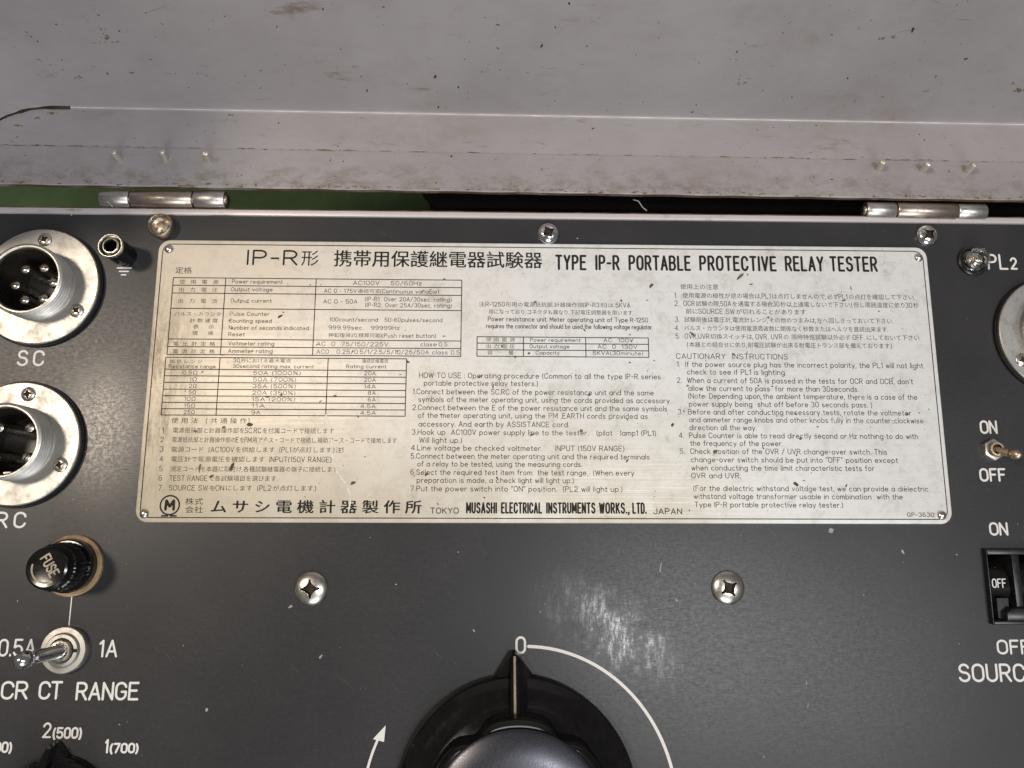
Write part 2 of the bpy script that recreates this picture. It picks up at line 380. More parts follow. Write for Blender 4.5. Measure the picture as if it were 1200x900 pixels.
# ------------------------------------------------------------------ lettering
GL = {
'A':(.6,"0,0 .3,1 .6,0|.1,.32 .5,.32"),
'B':(.6,"0,0 0,1 .33,1 @.33,.76,.22,.24,90,-90 0,.52|.33,.52 @.33,.26,.25,.26,90,-90 0,0"),
'C':(.58,"@.3,.7,.29,.3,8,180 @.3,.3,.29,.3,180,352"),
'D':(.58,"0,0 0,1 .25,1 @.25,.7,.32,.3,90,0 @.25,.3,.32,.3,0,-90 0,0"),
'E':(.5,".5,0 0,0 0,1 .5,1|0,.53 .42,.53"), 'F':(.48,"0,0 0,1 .48,1|0,.53 .40,.53"),
'G':(.6,"@.3,.7,.29,.3,12,180 @.3,.3,.29,.3,180,360 .59,.46 .34,.46"),
'H':(.56,"0,0 0,1|.56,0 .56,1|0,.52 .56,.52"), 'I':(.0,"0,0 0,1"),
'J':(.45,".45,1 .45,.26 @.225,.26,.225,.26,0,-180"), 'K':(.55,"0,0 0,1|.52,1 0,.42|.17,.6 .55,0"),
'L':(.48,"0,1 0,0 .48,0"), 'M':(.7,"0,0 0,1 .35,.25 .7,1 .7,0"), 'N':(.56,"0,0 0,1 .56,0 .56,1"),
'O':(.6,"@.3,.7,.3,.3,0,180 @.3,.3,.3,.3,180,360 .6,.7"), 'P':(.54,"0,0 0,1 .3,1 @.3,.74,.24,.26,90,-90 0,.48"),
'Q':(.6,"@.3,.7,.3,.3,0,180 @.3,.3,.3,.3,180,360 .6,.7|.36,.26 .64,-.04"),
'R':(.56,"0,0 0,1 .3,1 @.3,.74,.24,.26,90,-90 0,.48|.28,.48 .56,0"),
'S':(.56,"@.28,.76,.25,.24,15,270 @.28,.26,.28,.26,90,-165"), 'T':(.56,"0,1 .56,1|.28,1 .28,0"),
'U':(.56,"0,1 0,.3 @.28,.3,.28,.3,180,360 .56,1"), 'V':(.58,"0,1 .29,0 .58,1"),
'W':(.8,"0,1 .2,0 .4,.9 .6,0 .8,1"), 'X':(.56,"0,1 .56,0|0,0 .56,1"), 'Y':(.56,"0,1 .28,.48 .56,1|.28,.48 .28,0"),
'Z':(.54,"0,1 .54,1 0,0 .54,0"),
'0':(.52,"@.26,.72,.26,.28,0,180 @.26,.28,.26,.28,180,360 .52,.72"), '1':(.2,"0,.80 .18,1 .18,0"), '!':(.0,"0,0 0,1"),
'2':(.55,"@.27,.73,.26,.27,170,-38 0,0 .55,0"), '3':(.53,"@.26,.76,.24,.24,160,-90 @.26,.26,.27,.26,90,-160"),
'4':(.55,".42,0 .42,1 0,.28 .55,.28"), '5':(.53,".48,1 .06,1 .03,.52 @.26,.31,.27,.31,135,-155"),
'6':(.56,"@.28,.7,.28,.3,50,180 0,.3 @.28,.3,.28,.28,180,-180"), '7':(.52,"0,1 .52,1 .18,0"),
'8':(.54,"@.27,.76,.22,.24,0,360|@.27,.26,.27,.26,0,360"), '9':(.56,"@.28,.7,.28,.28,0,360|.56,.7 @.28,.3,.28,.3,0,-130"),
'a':(.52,"@.26,.32,.26,.32,0,360|.52,.64 .52,0"), 'b':(.52,"0,1 0,0|@.26,.32,.26,.32,0,360"),
'c':(.48,"@.26,.32,.26,.32,45,315"), 'd':(.52,".52,1 .52,0|@.26,.32,.26,.32,0,360"),
'e':(.52,"0,.34 .52,.34 @.26,.32,.26,.32,5,320"), 'f':(.28,"@.27,.8,.15,.2,75,180 .12,0|0,.64 .28,.64"),
'g':(.52,"@.26,.32,.26,.32,0,360|.52,.64 .52,-.08 @.26,-.08,.26,.22,0,-150"),
'h':(.48,"0,1 0,0|@.24,.4,.24,.25,180,0 .48,0"), 'i':(.0,"0,.64 0,0|0,.86 0,.91"),
'j':(.1,".1,.64 .1,-.15 @0,-.15,.1,.12,0,-90|.1,.86 .1,.9"), 'k':(.42,"0,1 0,0|.38,.64 0,.25|.12,.36 .42,0"),
'l':(.0,"0,1 0,0"), 'm':(.72,"0,.64 0,0|@.18,.44,.18,.2,180,0 .36,0|@.54,.44,.18,.2,180,0 .72,0"),
'n':(.48,"0,.64 0,0|@.24,.4,.24,.25,180,0 .48,0"), 'o':(.52,"@.26,.32,.26,.32,0,360"),
'p':(.52,"0,.64 0,-.3|@.26,.32,.26,.32,0,360"), 'q':(.52,".52,.64 .52,-.3|@.26,.32,.26,.32,0,360"),
'r':(.3,"0,.64 0,0|@.24,.38,.24,.26,180,75"), 's':(.42,"@.2,.48,.18,.16,20,270 @.2,.16,.2,.16,90,-160"),
't':(.28,".12,.9 .12,.14 @.24,.14,.12,.14,180,290|0,.64 .28,.64"), 'u':(.48,"0,.64 0,.24 @.24,.24,.24,.24,180,360|.48,.64 .48,0"),
'v':(.44,"0,.64 .22,0 .44,.64"), 'w':(.64,"0,.64 .16,0 .32,.6 .48,0 .64,.64"), 'x':(.44,"0,.64 .44,0|0,0 .44,.64"),
'y':(.48,"0,.64 .24,.02|.48,.64 .14,-.3"), 'z':(.44,"0,.64 .44,.64 0,0 .44,0"),
'.':(.0,"0,0 0,.05"), ',':(.05,".05,.06 0,-.16"), ':':(.0,"0,.08 0,.13|0,.55 0,.6"), '-':(.3,"0,.45 .3,.45"),
'(':(.14,"@.3,.42,.3,.66,125,235"), ')':(.14,"@-.16,.42,.3,.66,55,-55"), '/':(.4,"0,-.08 .4,1.05"),
"'":(.0,"0,.8 0,1"), '"':(.16,"0,.8 0,1|.16,.8 .16,1"), '%':(.7,"0,0 .7,1|@.14,.8,.14,.18,0,360|@.56,.2,.14,.18,0,360"),
'~':(.4,"0,.5 .4,.5"), 'Ω':(.7,"0,0 .22,0 .22,.12 @.35,.58,.33,.42,240,-60 .48,.12 .48,0 .7,0"), '·':(.0,"0,.4 0,.45"),
}
def strokes(spec):
    out = []
    for st in spec.split('|'):
        pts = []
        for tok in st.split():
            if tok[0] == '@':
                cx, cy, rx, ry, a0, a1 = map(float, tok[1:].split(','))
                n = max(3, int(abs(a1 - a0) / 24))
                pts += [(cx + rx*cos(radians(a0 + (a1-a0)*k/n)), cy + ry*sin(radians(a0 + (a1-a0)*k/n))) for k in range(n+1)]
            else:
                x, y = tok.split(','); pts.append((float(x), float(y)))
        out.append(pts)
    return out
GS = {k: (w, strokes(s)) for k, (w, s) in GL.items()}
_cjk = {}
def cjk(ch, off=0.0):
    k = (ch, off)
    if k not in _cjk:
        cu = bpy.data.curves.new('glyph', 'FONT'); cu.body = ch; cu.size = 1; cu.resolution_u = 2; cu.offset = off
        o = bpy.data.objects.new('glyph', cu); COL.objects.link(o)
        dg = bpy.context.evaluated_depsgraph_get()
        me = o.evaluated_get(dg).to_mesh()
        _cjk[k] = ([(v.co.x, v.co.y) for v in me.vertices], [tuple(p.vertices) for p in me.polygons])
        bpy.data.objects.remove(o); bpy.data.curves.remove(cu)
    return _cjk[k]

def typeset(mb, text, x0, x1, y, cap, w, z, gap=0.24, sp=0.42, csize=1.22, off=0.0, M2=None, cw=1.0):
    """text from x0 to x1 (mm) on baseline y: single-stroke Latin letters, outlined kanji and kana"""
    units = []; tot = 0.0
    for ch in text:
        if ch == ' ': a = sp
        elif ch in GS: a = GS[ch][0] + gap
        else: a = csize * 1.0 * cw
        units.append(a); tot += a
    if text[-1] in GS: tot -= gap
    k = (x1 - x0) / tot
    x = x0; zi = 0
    for ch, a in zip(text, units):
        if ch == ' ': pass
        elif ch in GS:
            for st in GS[ch][1]:
                zz = z + (zi % 7) * 0.0022; zi += 1
                mb.strip([(x + p[0]*k, y + p[1]*cap) for p in st], w, zz)
        else:
            vs, fs = cjk(ch, 0.0); s = csize * cap; kx = min(csize * k * cw, s * 1.22); dx = (csize * k * cw - kx) / 2
            mb.add([(x + dx + v[0]*kx, y + (v[1] + 0.02)*s, z) for v in vs], fs)
            if off:
                for q_, (ox, oy) in enumerate(((-1, 0), (1, 0), (0, 0.8))):
                    mb.add([(x + dx + (v[0] + ox*off)*kx, y + (v[1] + 0.02 + oy*off)*s, z + 0.004*(q_+1)) for v in vs], fs)
        x += a * k
    return mb

# ------------------------------------------------------------------ the tester
tester = empty('relay_tester')
tester['label'] = 'open portable relay tester with dark grey control panel, wide silver nameplate and worn grey lid'
tester['category'] = 'relay tester'

XL, XR = -166.0, 172.0
yrim0 = at(600, 256.8).y               # where the panel ends
yrim2 = at(600, 249.0, 0.8).y        # outer side of the case edge
YB = -190.0

# positions read off the photograph
SCc, RCc, RGc = at(45, 335, 2), at(20, 519.5, 2), at(1239, 392, 2)
brk0, brk1 = at(1155, 643.5, 1.6), at(1243, 732, 1.6)

def holed_sheet(outer, holes, z, th):
    mb = MB(); loops = [[(p[0], p[1], 0) for p in outer]] + [[(p[0], p[1], 0) for p in reversed(h)] for h in holes]
    flat = [p for l in loops for p in l]
    tris = tessellate_polygon([[Vector(p) for p in l] for l in loops])
    fs = []
    for t in tris:
        a, b, c = (Vector(flat[i]) for i in t)
        if (b-a).cross(c-a).z < 0: t = (t[0], t[2], t[1])
        fs.append(tuple(t))
    mb.add([(p[0], p[1], z) for p in flat], fs)
    for l in loops:
        n = len(l); b = len(mb.v)
        mb.v += [(p[0], p[1], z) for p in l] + [(p[0], p[1], z - th) for p in l]
        for i in range(n):
            j = (i+1) % n; mb.f.append((b+i, b+n+i, b+n+j, b+j)); mb.m.append(0)
    return mb
holes = [circle(c.x, c.y, 9.2, 40) for c in (SCc, RCc, RGc)]
bx0, by0, bx1, by1 = brk0.x + 1, brk1.y + 1, brk1.x - 1, brk0.y - 1
holes.append([(bx0, by0), (bx1, by0), (bx1, by1), (bx0, by1)])
outer = [(XL+2, YB+2), (XR-2, YB+2), (XR-2, yrim0), (XL+2, yrim0)]
obj('front_panel', holed_sheet(outer, holes, 0, 1.5), M['panel'], tester, smooth=False)

# case: four walls whose folded top edge stands a little above the panel
case = MB()
def bar(a, b, mi=0):
    (x0, y0, z0), (x1, y1, z1) = a, b
    case.prism([(x0,y0),(x1,y0),(x1,y1),(x0,y1)], z0, z1, 0.25, mi=mi)
bar((XL, yrim0, -95), (XR, yrim2, 0.8))
bar((XL, YB, -95), (XL+2, yrim0, 0.8)); bar((XR-2, YB, -95), (XR, yrim0, 0.8)); bar((XL+2, YB, -95), (XR-2, YB+2, 0.8))
case.box((XL+2, YB+2, -95), (XR-2, yrim0, -93))
obj('case', case, M['rim'], tester)
# darker rusty outer lip of the folded edge
lip = MB(); pts = [(XL + (XR-XL)*i/160, yrim2 + 0.35 + 0.1*rnd.random()) for i in range(161)]
lip.v = [(x, yrim2 - 0.1, 0.35) for x, y in pts] + [(x, y, 0.30) for x, y in pts] + [(x, y, -2.5) for x, y in pts]
for i in range(160):
    lip.f += [(i+1, i, 161+i, 162+i), (162+i, 161+i, 322+i, 323+i)]; lip.m += [0, 0]
obj('case_lip', lip, M['edge'], tester)

# ------------------------------------------------------------------ lid
lid = empty('lid', tester)
slope = radians(-14); lean = radians(74)
P0 = at(600, 225.5, 2.4)
yaw = radians(-0.28)
U = Vector((cos(yaw), sin(yaw), 0))                         # along the hinge
Wd = Vector((-sin(yaw)*cos(slope), cos(yaw)*cos(slope), sin(slope)))   # across the hinge wall, away from the panel
Wn = U.cross(Wd).normalized()
Fd = Vector((-sin(yaw)*cos(lean), cos(yaw)*cos(lean), sin(lean)))      # up the big face
Fn = U.cross(Fd).normalized()                              # towards the viewer is -Fn or so
crease = on_plane(600, 180.5, P0, Wn); bend = on_plane(600, 135, P0, Wn)
s1 = (crease - P0).dot(Wd); s2 = (bend - P0).dot(Wd)
XA, XB = XL + 4.0, XR
def lp(x, s, h=0.0): return tuple(P0 + U*(x - P0.x) + Wd*s + Wn*h)
# flange next to the hinges, with its thickness and rusty cut edge
nx = 120; xs = [XA - 8 + (XB - XA + 8)*i/nx for i in range(nx+1)]
fl = MB(); ring = [(0.0, -1.2), (0.0, -0.25), (0.25, 0.0), (s1 - 0.35, 0.0), (s1 - 0.12, -0.22), (s1 - 0.05, -1.2)]
wob = [0.10*sin(i*0.9) + 0.08*rnd.random() for i in range(nx+1)]
for i, x in enumerate(xs):
    for k, (s, h) in enumerate(ring):
        fl.v.append(lp(x, s + (wob[i] if k < 2 else 0), h + 0.25))
m_ = len(ring)
for i in range(nx):
    for k in range(m_-1):
        fl.f.append((i*m_+k, (i+1)*m_+k, (i+1)*m_+k+1, i*m_+k+1)); fl.m.append(1 if k < 1 else 0)
obj('hinge_flange', fl, [M['lid'], M['edge']], lid, sharp=15)
# wall strip beyond the weld line, then the fillet and the big face with its rounded corner
RAD = 22.0
a0 = at(60, 130, 0); xc = on_plane(60, 129.5, P0, Wn).x          # where the corner starts to turn
wl = MB()
for x in xs:
    for s, h in ((s1 - 0.3, -0.1), (s1 + 0.1, 0.0), (s2 + 0.0, 0.0)): wl.v.append(lp(x, s, h))
for i in range(nx):
    for k in range(2): wl.f.append((i*3+k, (i+1)*3+k, (i+1)*3+k+1, i*3+k+1)); wl.m.append(0)
obj('wall_strip', wl, M['lid'], lid, sharp=50)
path = []
for k in range(0, 5): path.append((xc - RAD, s2 - RAD - 30 + 30*k/4 - 0.0, (1, 0)))
for k in range(1, 17):
    a = radians(180 - 90*k/16); path.append((xc + RAD*cos(a), s2 - RAD + RAD*sin(a), (-cos(a), -sin(a))))
for k in range(1, 61): path.append((xc + (XB - xc)*k/60, s2, (0, -1)))
face = MB(); rows = []
fr = 0.9                                                         # bend radius of the fillet
for k in range(7):
    a = pi/2*k/6; rows.append((fr*(1 - sin(a)), fr*(1 - cos(a))))
rows = [(fr, 0.0)] + [(fr - fr*sin(a), fr - fr*cos(a)) for a in [pi/2*k/6 for k in range(1, 7)]] + [(0.0, 3), (0, 10), (0, 25), (0, 50), (0, 90), (0, 135)]
for px_, ps_, (nx_, ns_) in path:
    for inw, up in rows:
        base = Vector(lp(px_ + nx_*inw, ps_ + ns_*inw))
        lift = Fd*up if ns_ < -0.99 else (Fd*(-ns_)*1.0 + Vector((nx_*0, 0, 0)) + Wn*(1 + ns_)).normalized()*up
        face.v.append(tuple(base + lift))
R_ = len(rows)
for i in range(len(path)-1):
    for k in range(R_-1):
        face.f.append((i*R_+k, (i+1)*R_+k, (i+1)*R_+k+1, i*R_+k+1)); face.m.append(0)
obj('lid_face', face, M['lid'], lid, sharp=60)
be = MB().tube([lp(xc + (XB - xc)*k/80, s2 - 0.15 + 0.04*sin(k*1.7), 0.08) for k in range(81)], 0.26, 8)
obj('bend_highlight', be, M['bend_glint'], lid)  # pale bead added along the bend to paint in its highlight line
# rusty weld round the corner
wd = [Vector(lp(p[0] + p[2][0]*0.5, p[1] + p[2][1]*0.5, 0.15)) for p in path[3:22]]
wm = MB().tube([p + Vector((0, 0.15*rnd.random(), 0.1*rnd.random())) for p in wd], [0.26 + 0.30*rnd.random() for _ in wd], 8)
obj('corner_weld', wm, M['grime'], lid)
# ends of the hinge rivets poking through the flange
rv = MB().lathe([(0.98, -0.5), (0.98, 3.0), (0.9, 3.5), (0.55, 3.75), (0.01, 3.8)], 20)
rvm = None
for i, (px, py) in enumerate(((140, 187), (194, 187), (245, 188), (1030, 199), (1081, 200), (1133, 202))):
    p = on_plane(px, py + 0.0, P0 + Wn*0.25, Wn)
    o = obj('rivet', rv, M['rivet'], lid, mesh=rvm); rvm = o.data
    o.location = p * MM
    o.rotation_euler = Vector((Wn.x + 0.1*rnd.uniform(-1, 1), Wn.y + 0.1*rnd.uniform(-1, 1), Wn.z)).to_track_quat('Z', 'Y').to_euler()

# ------------------------------------------------------------------ hinges
def hinge(px0, px1, px2, px3, py0, py3, label, pin_left):
    h = empty('hinge', tester, label)
    zc = 0.2; r = 2.45
    a = at(px0, py0, zc + r*0.6); b = at(px3, py3, zc + r*0.6)
    xs4 = [at(p, py0, zc + r*0.6).x for p in (px0, px1, px2, px3)]
    L = b.x - a.x
    for k in range(3):
        x0 = xs4[k] + (0.2 if k else 0); x1 = xs4[k+1] - (0.2 if k < 2 else 0)
        rr = r * (1.0 if k != 1 else 1.02)
        q = MB().lathe([(rr-0.7, 0), (rr-0.15, 0.0), (rr, 0.18), (rr, x1-x0-0.18), (rr-0.15, x1-x0), (rr-0.7, x1-x0)], 40)
        # leaf running down under the lid or the case
        q.box((-0.1, -rr*0.99 , 0.15), (6, -rr*0.99 + 0.9, x1-x0-0.15)) if k != 1 else q.box((-0.1, rr*0.99 - 0.9, 0.15), (2.2, rr*0.99, x1-x0-0.15))
        t = (x0 - xs4[0]) / max(L, 1)
        o = obj('knuckle', q, M['steel'] if k != 1 else M['pinsteel'], h,
                loc=(x0, a.y + (b.y - a.y)*t, zc), rot=(0, radians(90), atan2(b.y - a.y, L)), sharp=40)
    x0 = xs4[0] - (0.8 if pin_left else 0.1); x1 = xs4[3] + (0.1 if pin_left else 0.8)
    pin = MB().lathe([(0.01, 0), (1.2, 0.0), (1.55, 0.3), (1.55, x1-x0-0.3), (1.2, x1-x0), (0.3, x1-x0+0.15)], 24)
    obj('hinge_pin', pin, M['pinsteel'], h, loc=(x0, a.y, zc), rot=(0, radians(90), atan2(b.y - a.y, L)))
hinge(117, 152, 226, 263, 231, 232, 'left hinge barrel with bright outer knuckles above the earth terminal', False)
hinge(1016, 1051, 1122, 1156, 244.5, 247, 'right hinge barrel with brown middle knuckle above the pilot lamp', True)

# ------------------------------------------------------------------ nameplate
plate = empty('nameplate', tester)
PH = 77.04; PZ = 0.9
pb = MB().prism(rrect(-107.5, -PH/2, 107.5, PH/2, 3.2, 8), 0.05, PZ, 0.35)
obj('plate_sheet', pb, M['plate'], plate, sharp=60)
bl = MB(); q = rrect(-106.2, -PH/2+1.25, 106.2, PH/2-1.25, 2.4, 6); q.append(q[0])
bl.strip(q, 0.26, PZ + 0.006)
obj('border_line', bl, M['print'], plate, smooth=False)
rvm = None
rp = MB().lathe([(1.25, -0.2), (1.25, 0.05), (1.15, 0.35), (0.85, 0.62), (0.45, 0.78), (0.01, 0.82)], 24)
for px, py in ((197.5, 291.5), (1077, 301.5), (168.5, 602), (1104.5, 604)):
    p = at(px, py, PZ + 0.4); o = obj('rivet', rp, M['nickel'], plate, loc=(p.x, p.y, PZ), mesh=rvm); rvm = o.data

PT = PZ + 0.014
def line(text, x0, x1, yb, cap, mat='faded', w=0.62, name='text_line', **k):
    a = at(x0, yb, PZ); b = at(x1, yb, PZ); sc = at(x0 + 1, yb, PZ).x - a.x
    scy = a.y - at(x0, yb + 1, PZ).y
    y = a.y
    obj(name, typeset(MB(), text, a.x, b.x, y, cap*scy, w*sc, PT, **k), M[mat], plate, smooth=False)

# title
line('IP-R', 290, 347.5, 309.7, 16.2, 'print', 2.2, 'title')
line('形', 352, 374, 310.2, 16.2, 'print', name='title')
line('携帯用保護継電器試験器', 390.5, 636, 311, 16.0, 'print', name='title', csize=1.30, off=0.013)
for wd_, x0, x1 in (('TYPE', 652, 686), ('IP-R', 699, 725), ('PORTABLE', 738, 808.5), ('PROTECTIVE', 821, 909), ('RELAY', 921.5, 964.5), ('TESTER', 974, 1027.5)):
    line(wd_, x0, x1, 315.2 + (x0-652)*0.0055, 15.6, 'print', 2.7, 'title', gap=0.36)
line('定格', 205, 225, 320, 7, 'faded')

def grid(cols, rows, x_at_row, name='table_grid'):
    """ruled table; cols = pixel x of each vertical on the row x_at_row, rows = pixel y of each horizontal at the left edge"""
    g = MB(); X = [at(c, x_at_row, PZ).x for c in cols]; Y = [at(cols[0], r, PZ).y for r in rows]
    for y in Y: g.strip([(X[0], y), (X[-1], y)], 0.24, PT, capn=2)
    for x in X: g.strip([(x, Y[0]), (x, Y[-1])], 0.24, PT + 0.003, capn=2)
    obj(name, g, M['print'], plate, smooth=False)
grid((199.5, 261.5, 368.5, 540.6), (325.3, 334.2, 343.3, 361.3, 397.2, 406.2, 415.3), 370)
grid((191.6, 255.6, 383.2, 475.7), (418.6, 432.6, 440.3, 448, 456, 463.7, 471.4, 479, 486.3), 452)
grid((559, 613.4, 686.5, 760), (394.6, 402.1, 409.8, 417.4), 406)

T1 = [('使用電源',207,259,332.3,4.6),('Power requirement',272,331,331.9,4.2),('AC100V    50/60Hz',414,494,333.6,4.4),
('出力電圧',206,258.5,341.4,4.6),('Output voltage',271,319,341,4.2),('AC 0 - 175V連続可変(Continuous variable)',380,514,342.9,4.4),
('出力電流',205,258,354.6,4.6),('Output current',270.5,318,354.2,4.2),('AC 0 - 50A',379,418.5,355.4,4.6),
('(IP-R1  Over 20A/30sec. rating)',428,529,352.6,4.6),('(IP-R2  Over 25A/30sec. rating)',428,529,359.6,4.6),
('パルス・カウンタ',204,259.5,369.8,4.4),('計数速度',221,256.5,377.7,4.6),('表　示',225,252,385,4.6),('復　帰',224,251,392.4,4.6),
('Pulse Counter',269.5,315.5,369.8,4.3),('Counting speed',268.5,318,377.9,4.3),('Number of seconds indicated',268.2,361.5,386,4.3),('Reset',267.7,286.5,393.7,4.3),
('100count/second   50-60pulses/second',386.5,518,376.4,4.3),('999.99sec.   99999Hz',385,468,385.8,4.3),('押釦復帰式(積算可能)(Push reset button)',384.5,510.5,394.9,4.5),
('電圧計定格',201,254,404.8,4.6),('Voltmeter rating',267.7,321,404.4,4.3),('AC  0  75/150/225V',371,454.6,405.2,4.6),('class 0.5',493,524,405.6,4.4),
('電流計定格',200,253.6,413.8,4.6),('Ammeter rating',267.4,319,413.3,4.3),('AC0   0.25/0.5/1/2.5/5/10/25/50A class 0.5',371,538.5,414.2,4.6),
('抵抗レンジ',198,238,425.3,4),('Resistance range',198,252.5,431,3.8),('30秒における最大電流',273.7,341,424.4,4.2),('30second rating max. current',273,367.5,430.9,3.8),
('連続定格電流',424,455,425,4.2),('Rating current',406,452.5,431.2,3.8),
('容　量',568,605,415.2,4.4),('使用電源',568,605,400,4.4),('出力電圧',568,605,407.7,4.4),
('Power requirement',621.5,680,400.2,3.9),('Output voltage',621,667,407.7,3.9),('Capacity',628,655.5,415.2,3.9),
('AC  100V',707.5,742,400.8,4.2),('AC  0  130V',700.5,746.5,408.3,4.2),('5KVA(30minute)',695,753.5,415.8,4.2)]
for t, x0, x1, y, c in T1: line(t, x0, x1, y, c, 'faded', 0.60)
for k, (a_, b_, c_) in enumerate((('0.5Ω','50A (1000%)','20A'),('1Ω','50A (700%)','20A'),('2Ω','35A (500%)','14A'),('5Ω','20A (350%)','8A'),('10Ω','15A (200%)','6A'),('15Ω','11A','4.5A'),('25Ω','9A','4.5A'))):
    y = 438.7 + 7.72*k
    line(a_, 231 - 4.2*len(a_) - (k*0.5), 231 - k*0.5, y, 4.2, 'faded', 0.6)
    line(b_, 297 - k*0.4, 297 - k*0.4 + 5.0*len(b_), y + 0.3, 4.2, 'faded', 0.6)
    line(c_, 440 - 4.4*len(c_), 440, y + 0.8, 4.2, 'faded', 0.6)
JP = [('使用法  (共通操作)',199,292,495.6),('1',190,191.5,507),('電源抵抗部と計器操作部をSC.RCを付属コードで接続します',202,391.5,507),
('2',188,191.5,518),('電源抵抗部と計器操作部のEをPM用アース・コードで接続し.補助アース・コードで接地します',201,465.5,518),
('3',187.5,191,529),('電源コード  (AC100Vを供給します  (PL1が点灯します.)注1',200,402,529.4),
('4',187,190.5,540.5),('電圧計で電源電圧を確認します  INPUT(150V RANGE)',199.7,388,540.8),
('5',186.5,190,552),('測定コードを本器に取付け.各種試験継電器の端子に接続します',199,396.7,552.2),
('6',186,189.5,563),('TEST RANGEで各試験項目を選びます',198.5,324,563.2),
('7',185.5,189,574.5),('SOURCE SWをONにします  (PL2が点灯します.)',197.8,370,574.6)]
for t, x0, x1, y in JP: line(t, x0, x1, y, 5.9, 'faded', 0.68)
EN = [('HOW TO USE : Operating procedure (Common to all the type IP-R series',491.5,774,442.6),('portable protective relay testers.)',497,630,451.6),
('1.Connect between the SC.RC of the power resistance unit and the same',484,765.7,461.6),('symbols of the meter operating unit, using the cords provided as accessory.',490.6,786,470.8),
('2.Connect between the E of the power resistance unit and the same symbols',483.5,781.6,480.3),('of the meter operating unit, using the PM ,EARTH cords provided as',489.8,758.8,489.4),
('accessory. And earth by ASSISTANCE cord.',490.6,666.6,499.6),('3.Hook up  AC100V power supply line to the tester.   (pilot   lamp1 (PL1)',482.8,768.4,509.2),
('Will light up.)',491.5,541,518.6),('4.Line voltage be checked voltmeter.     INPUT (150V RANGE)',482,731.3,527.6),
('5.Connect between the meter operating unit and the required terminals',481.5,761,537.2),('of a relay to be tested, using the measuring cords.',489.3,681.8,546.4),
('6.Select the required test item from  the test range.  (When every',481.2,743,556.2),('preparation is made, a check light will light up.)',488.7,672,565.5),
('7.Put the power switch into "ON" position.  (PL2 will light up.)',481,729,575.4),
('CAUTIONARY  INSTRUCTIONS',792.7,923,420.2),
('1.  If the power source plug has the incorrect polarity, the PL1 will not light.',793.6,1083,429.6),('check to see if PL1 is lighting.',805.5,920.8,438.6),
("2.  When a current of 50A is passed in the tests for OCR and OCB, don't",793.6,1069.6,448.4),('allow the current to pass  for more than 30seconds.',807,1005.8,457.8),
('(Note: Depending upon the ambient temperature, there is a case of the',807,1074.7,466.8),('power supply being  shut off before 30 seconds pass. )',807.8,1021.7,476.2),
('3.  Before and after conducting necessary tests, rotate the voltmeter',794.7,1067.6,485.4),('and ammeter range knobs and other knobs fully in the counter-clockwise',808,1081.8,494.6),
('direction all the way.',808.3,886.3,503.8),('4.  Pulse Counter is able to read directly second or Hz nothing to do with',796,1075.5,513),
('the frequency of the power.',809.2,916.9,522.2),('5.  Check position of the OVR / UVR change-over switch. This',797,1039.3,531.6),
('change-over switch should be put into "OFF" position except',809.8,1052,541.4),('when conducting the time limit characteristic tests for',810.6,1024.5,551),
('OVR and UVR.',810.6,867.8,560.2),('(For the dielectric withstand voltage test, we can provide a dielectric',813,1087.5,575),
('withstand voltage transformer usable in combination  with the',813.4,1057.7,584.4),('Type IP-R portable protective relay tester.)',814.6,987.7,594.2),
('Power resistance unit. Meter operating unit of Type R-1250',572,759,376.2),('requires the connector and should be used the following voltage regulator.',570,764.7,384.4)]
for t, x0, x1, y in EN: line(t, x0, x1, y, 5.9 if y > 395 else 5.0, 'faded', 0.74)
JR = [('注:R-1250形用の電源抵抗部.計器操作部(IP-R3形)は 5KVA',561,738.4,358.8,5.0),('用になっており.コネクタも異なり.下記電圧調整器を用います.',572.4,741.7,367.6,5.0),
('使用上の注意',797,842.3,338.6,5.6),
('1.  使用電源の極性が逆の場合は,PL1は点灯しませんので,必ずPL1の点灯を確認して下さい.',790.8,1071,348.8,5.6),
('2.  OCR試験の際,50Aを通電する場合30秒以上通電しないで下さい.(但し周囲温度に依り30秒',790.8,1076.7,358.2,5.6),
('前にSOURCE SWが切れることがあります.',803.5,945,367.4,5.6),
('3.  試験前後は電圧計,電流計レンジ,その他のつまみは,左へ回しきっておいて下さい.',791.3,1045.5,377,5.6),
('4.  パルス・カウンタは使用電源周波数に関係なく秒数またはヘルツを直読出来ます.',791.3,1039.8,387,5.6),
('5.  OVR,UVR切換スイッチは, OVR, UVRの 限時特性試験以外必ず OFF にしておいて下さい.',792,1077.5,396.6,5.6),
('(本器との組合せに依り,耐電圧試験が出来る耐電圧トランス部を備えております.)',805.5,1045,406.4,5.6)]
for t, x0, x1, y, c in JR: line(t, x0, x1, y, c, 'faded', 0.64)
# maker's line
line('ムサシ電機計器製作所', 243, 497, 600.2, 12.9, 'print', name='maker_name', csize=1.30, off=0.022)
line('株式', 216.5, 238, 591, 7.2, 'print', name='maker_name'); line('会社', 216.5, 238, 600.6, 7.2, 'print', name='maker_name')
line('TOKYO', 504.5, 537, 601.5, 6.3, 'print', 0.95, name='maker_name')
for wd_, x0, x1 in (('MUSASHI', 547, 581.5), ('ELECTRICAL', 588, 634.5), ('INSTRUMENTS', 641, 697), ('WORKS.,', 703, 737), ('LTD.', 742, 757)):
    line(wd_, x0, x1, 600.8 + (x0-547)*0.002, 11.4, 'print', 2.0, 'maker_name', gap=0.40)
line('JAPAN', 766, 799, 602.3, 6.4, 'print', 0.95, name='maker_name')
line('GP-3630', 1063.5, 1094.5, 605.5, 4.6, 'faded', 0.7, name='part_number')
lg = MB(); c = at(199, 592, PZ); r_ = 2.45
q = circle(c.x, c.y, r_, 32); q.append(q[0]); lg.strip(q, 0.42, PT)
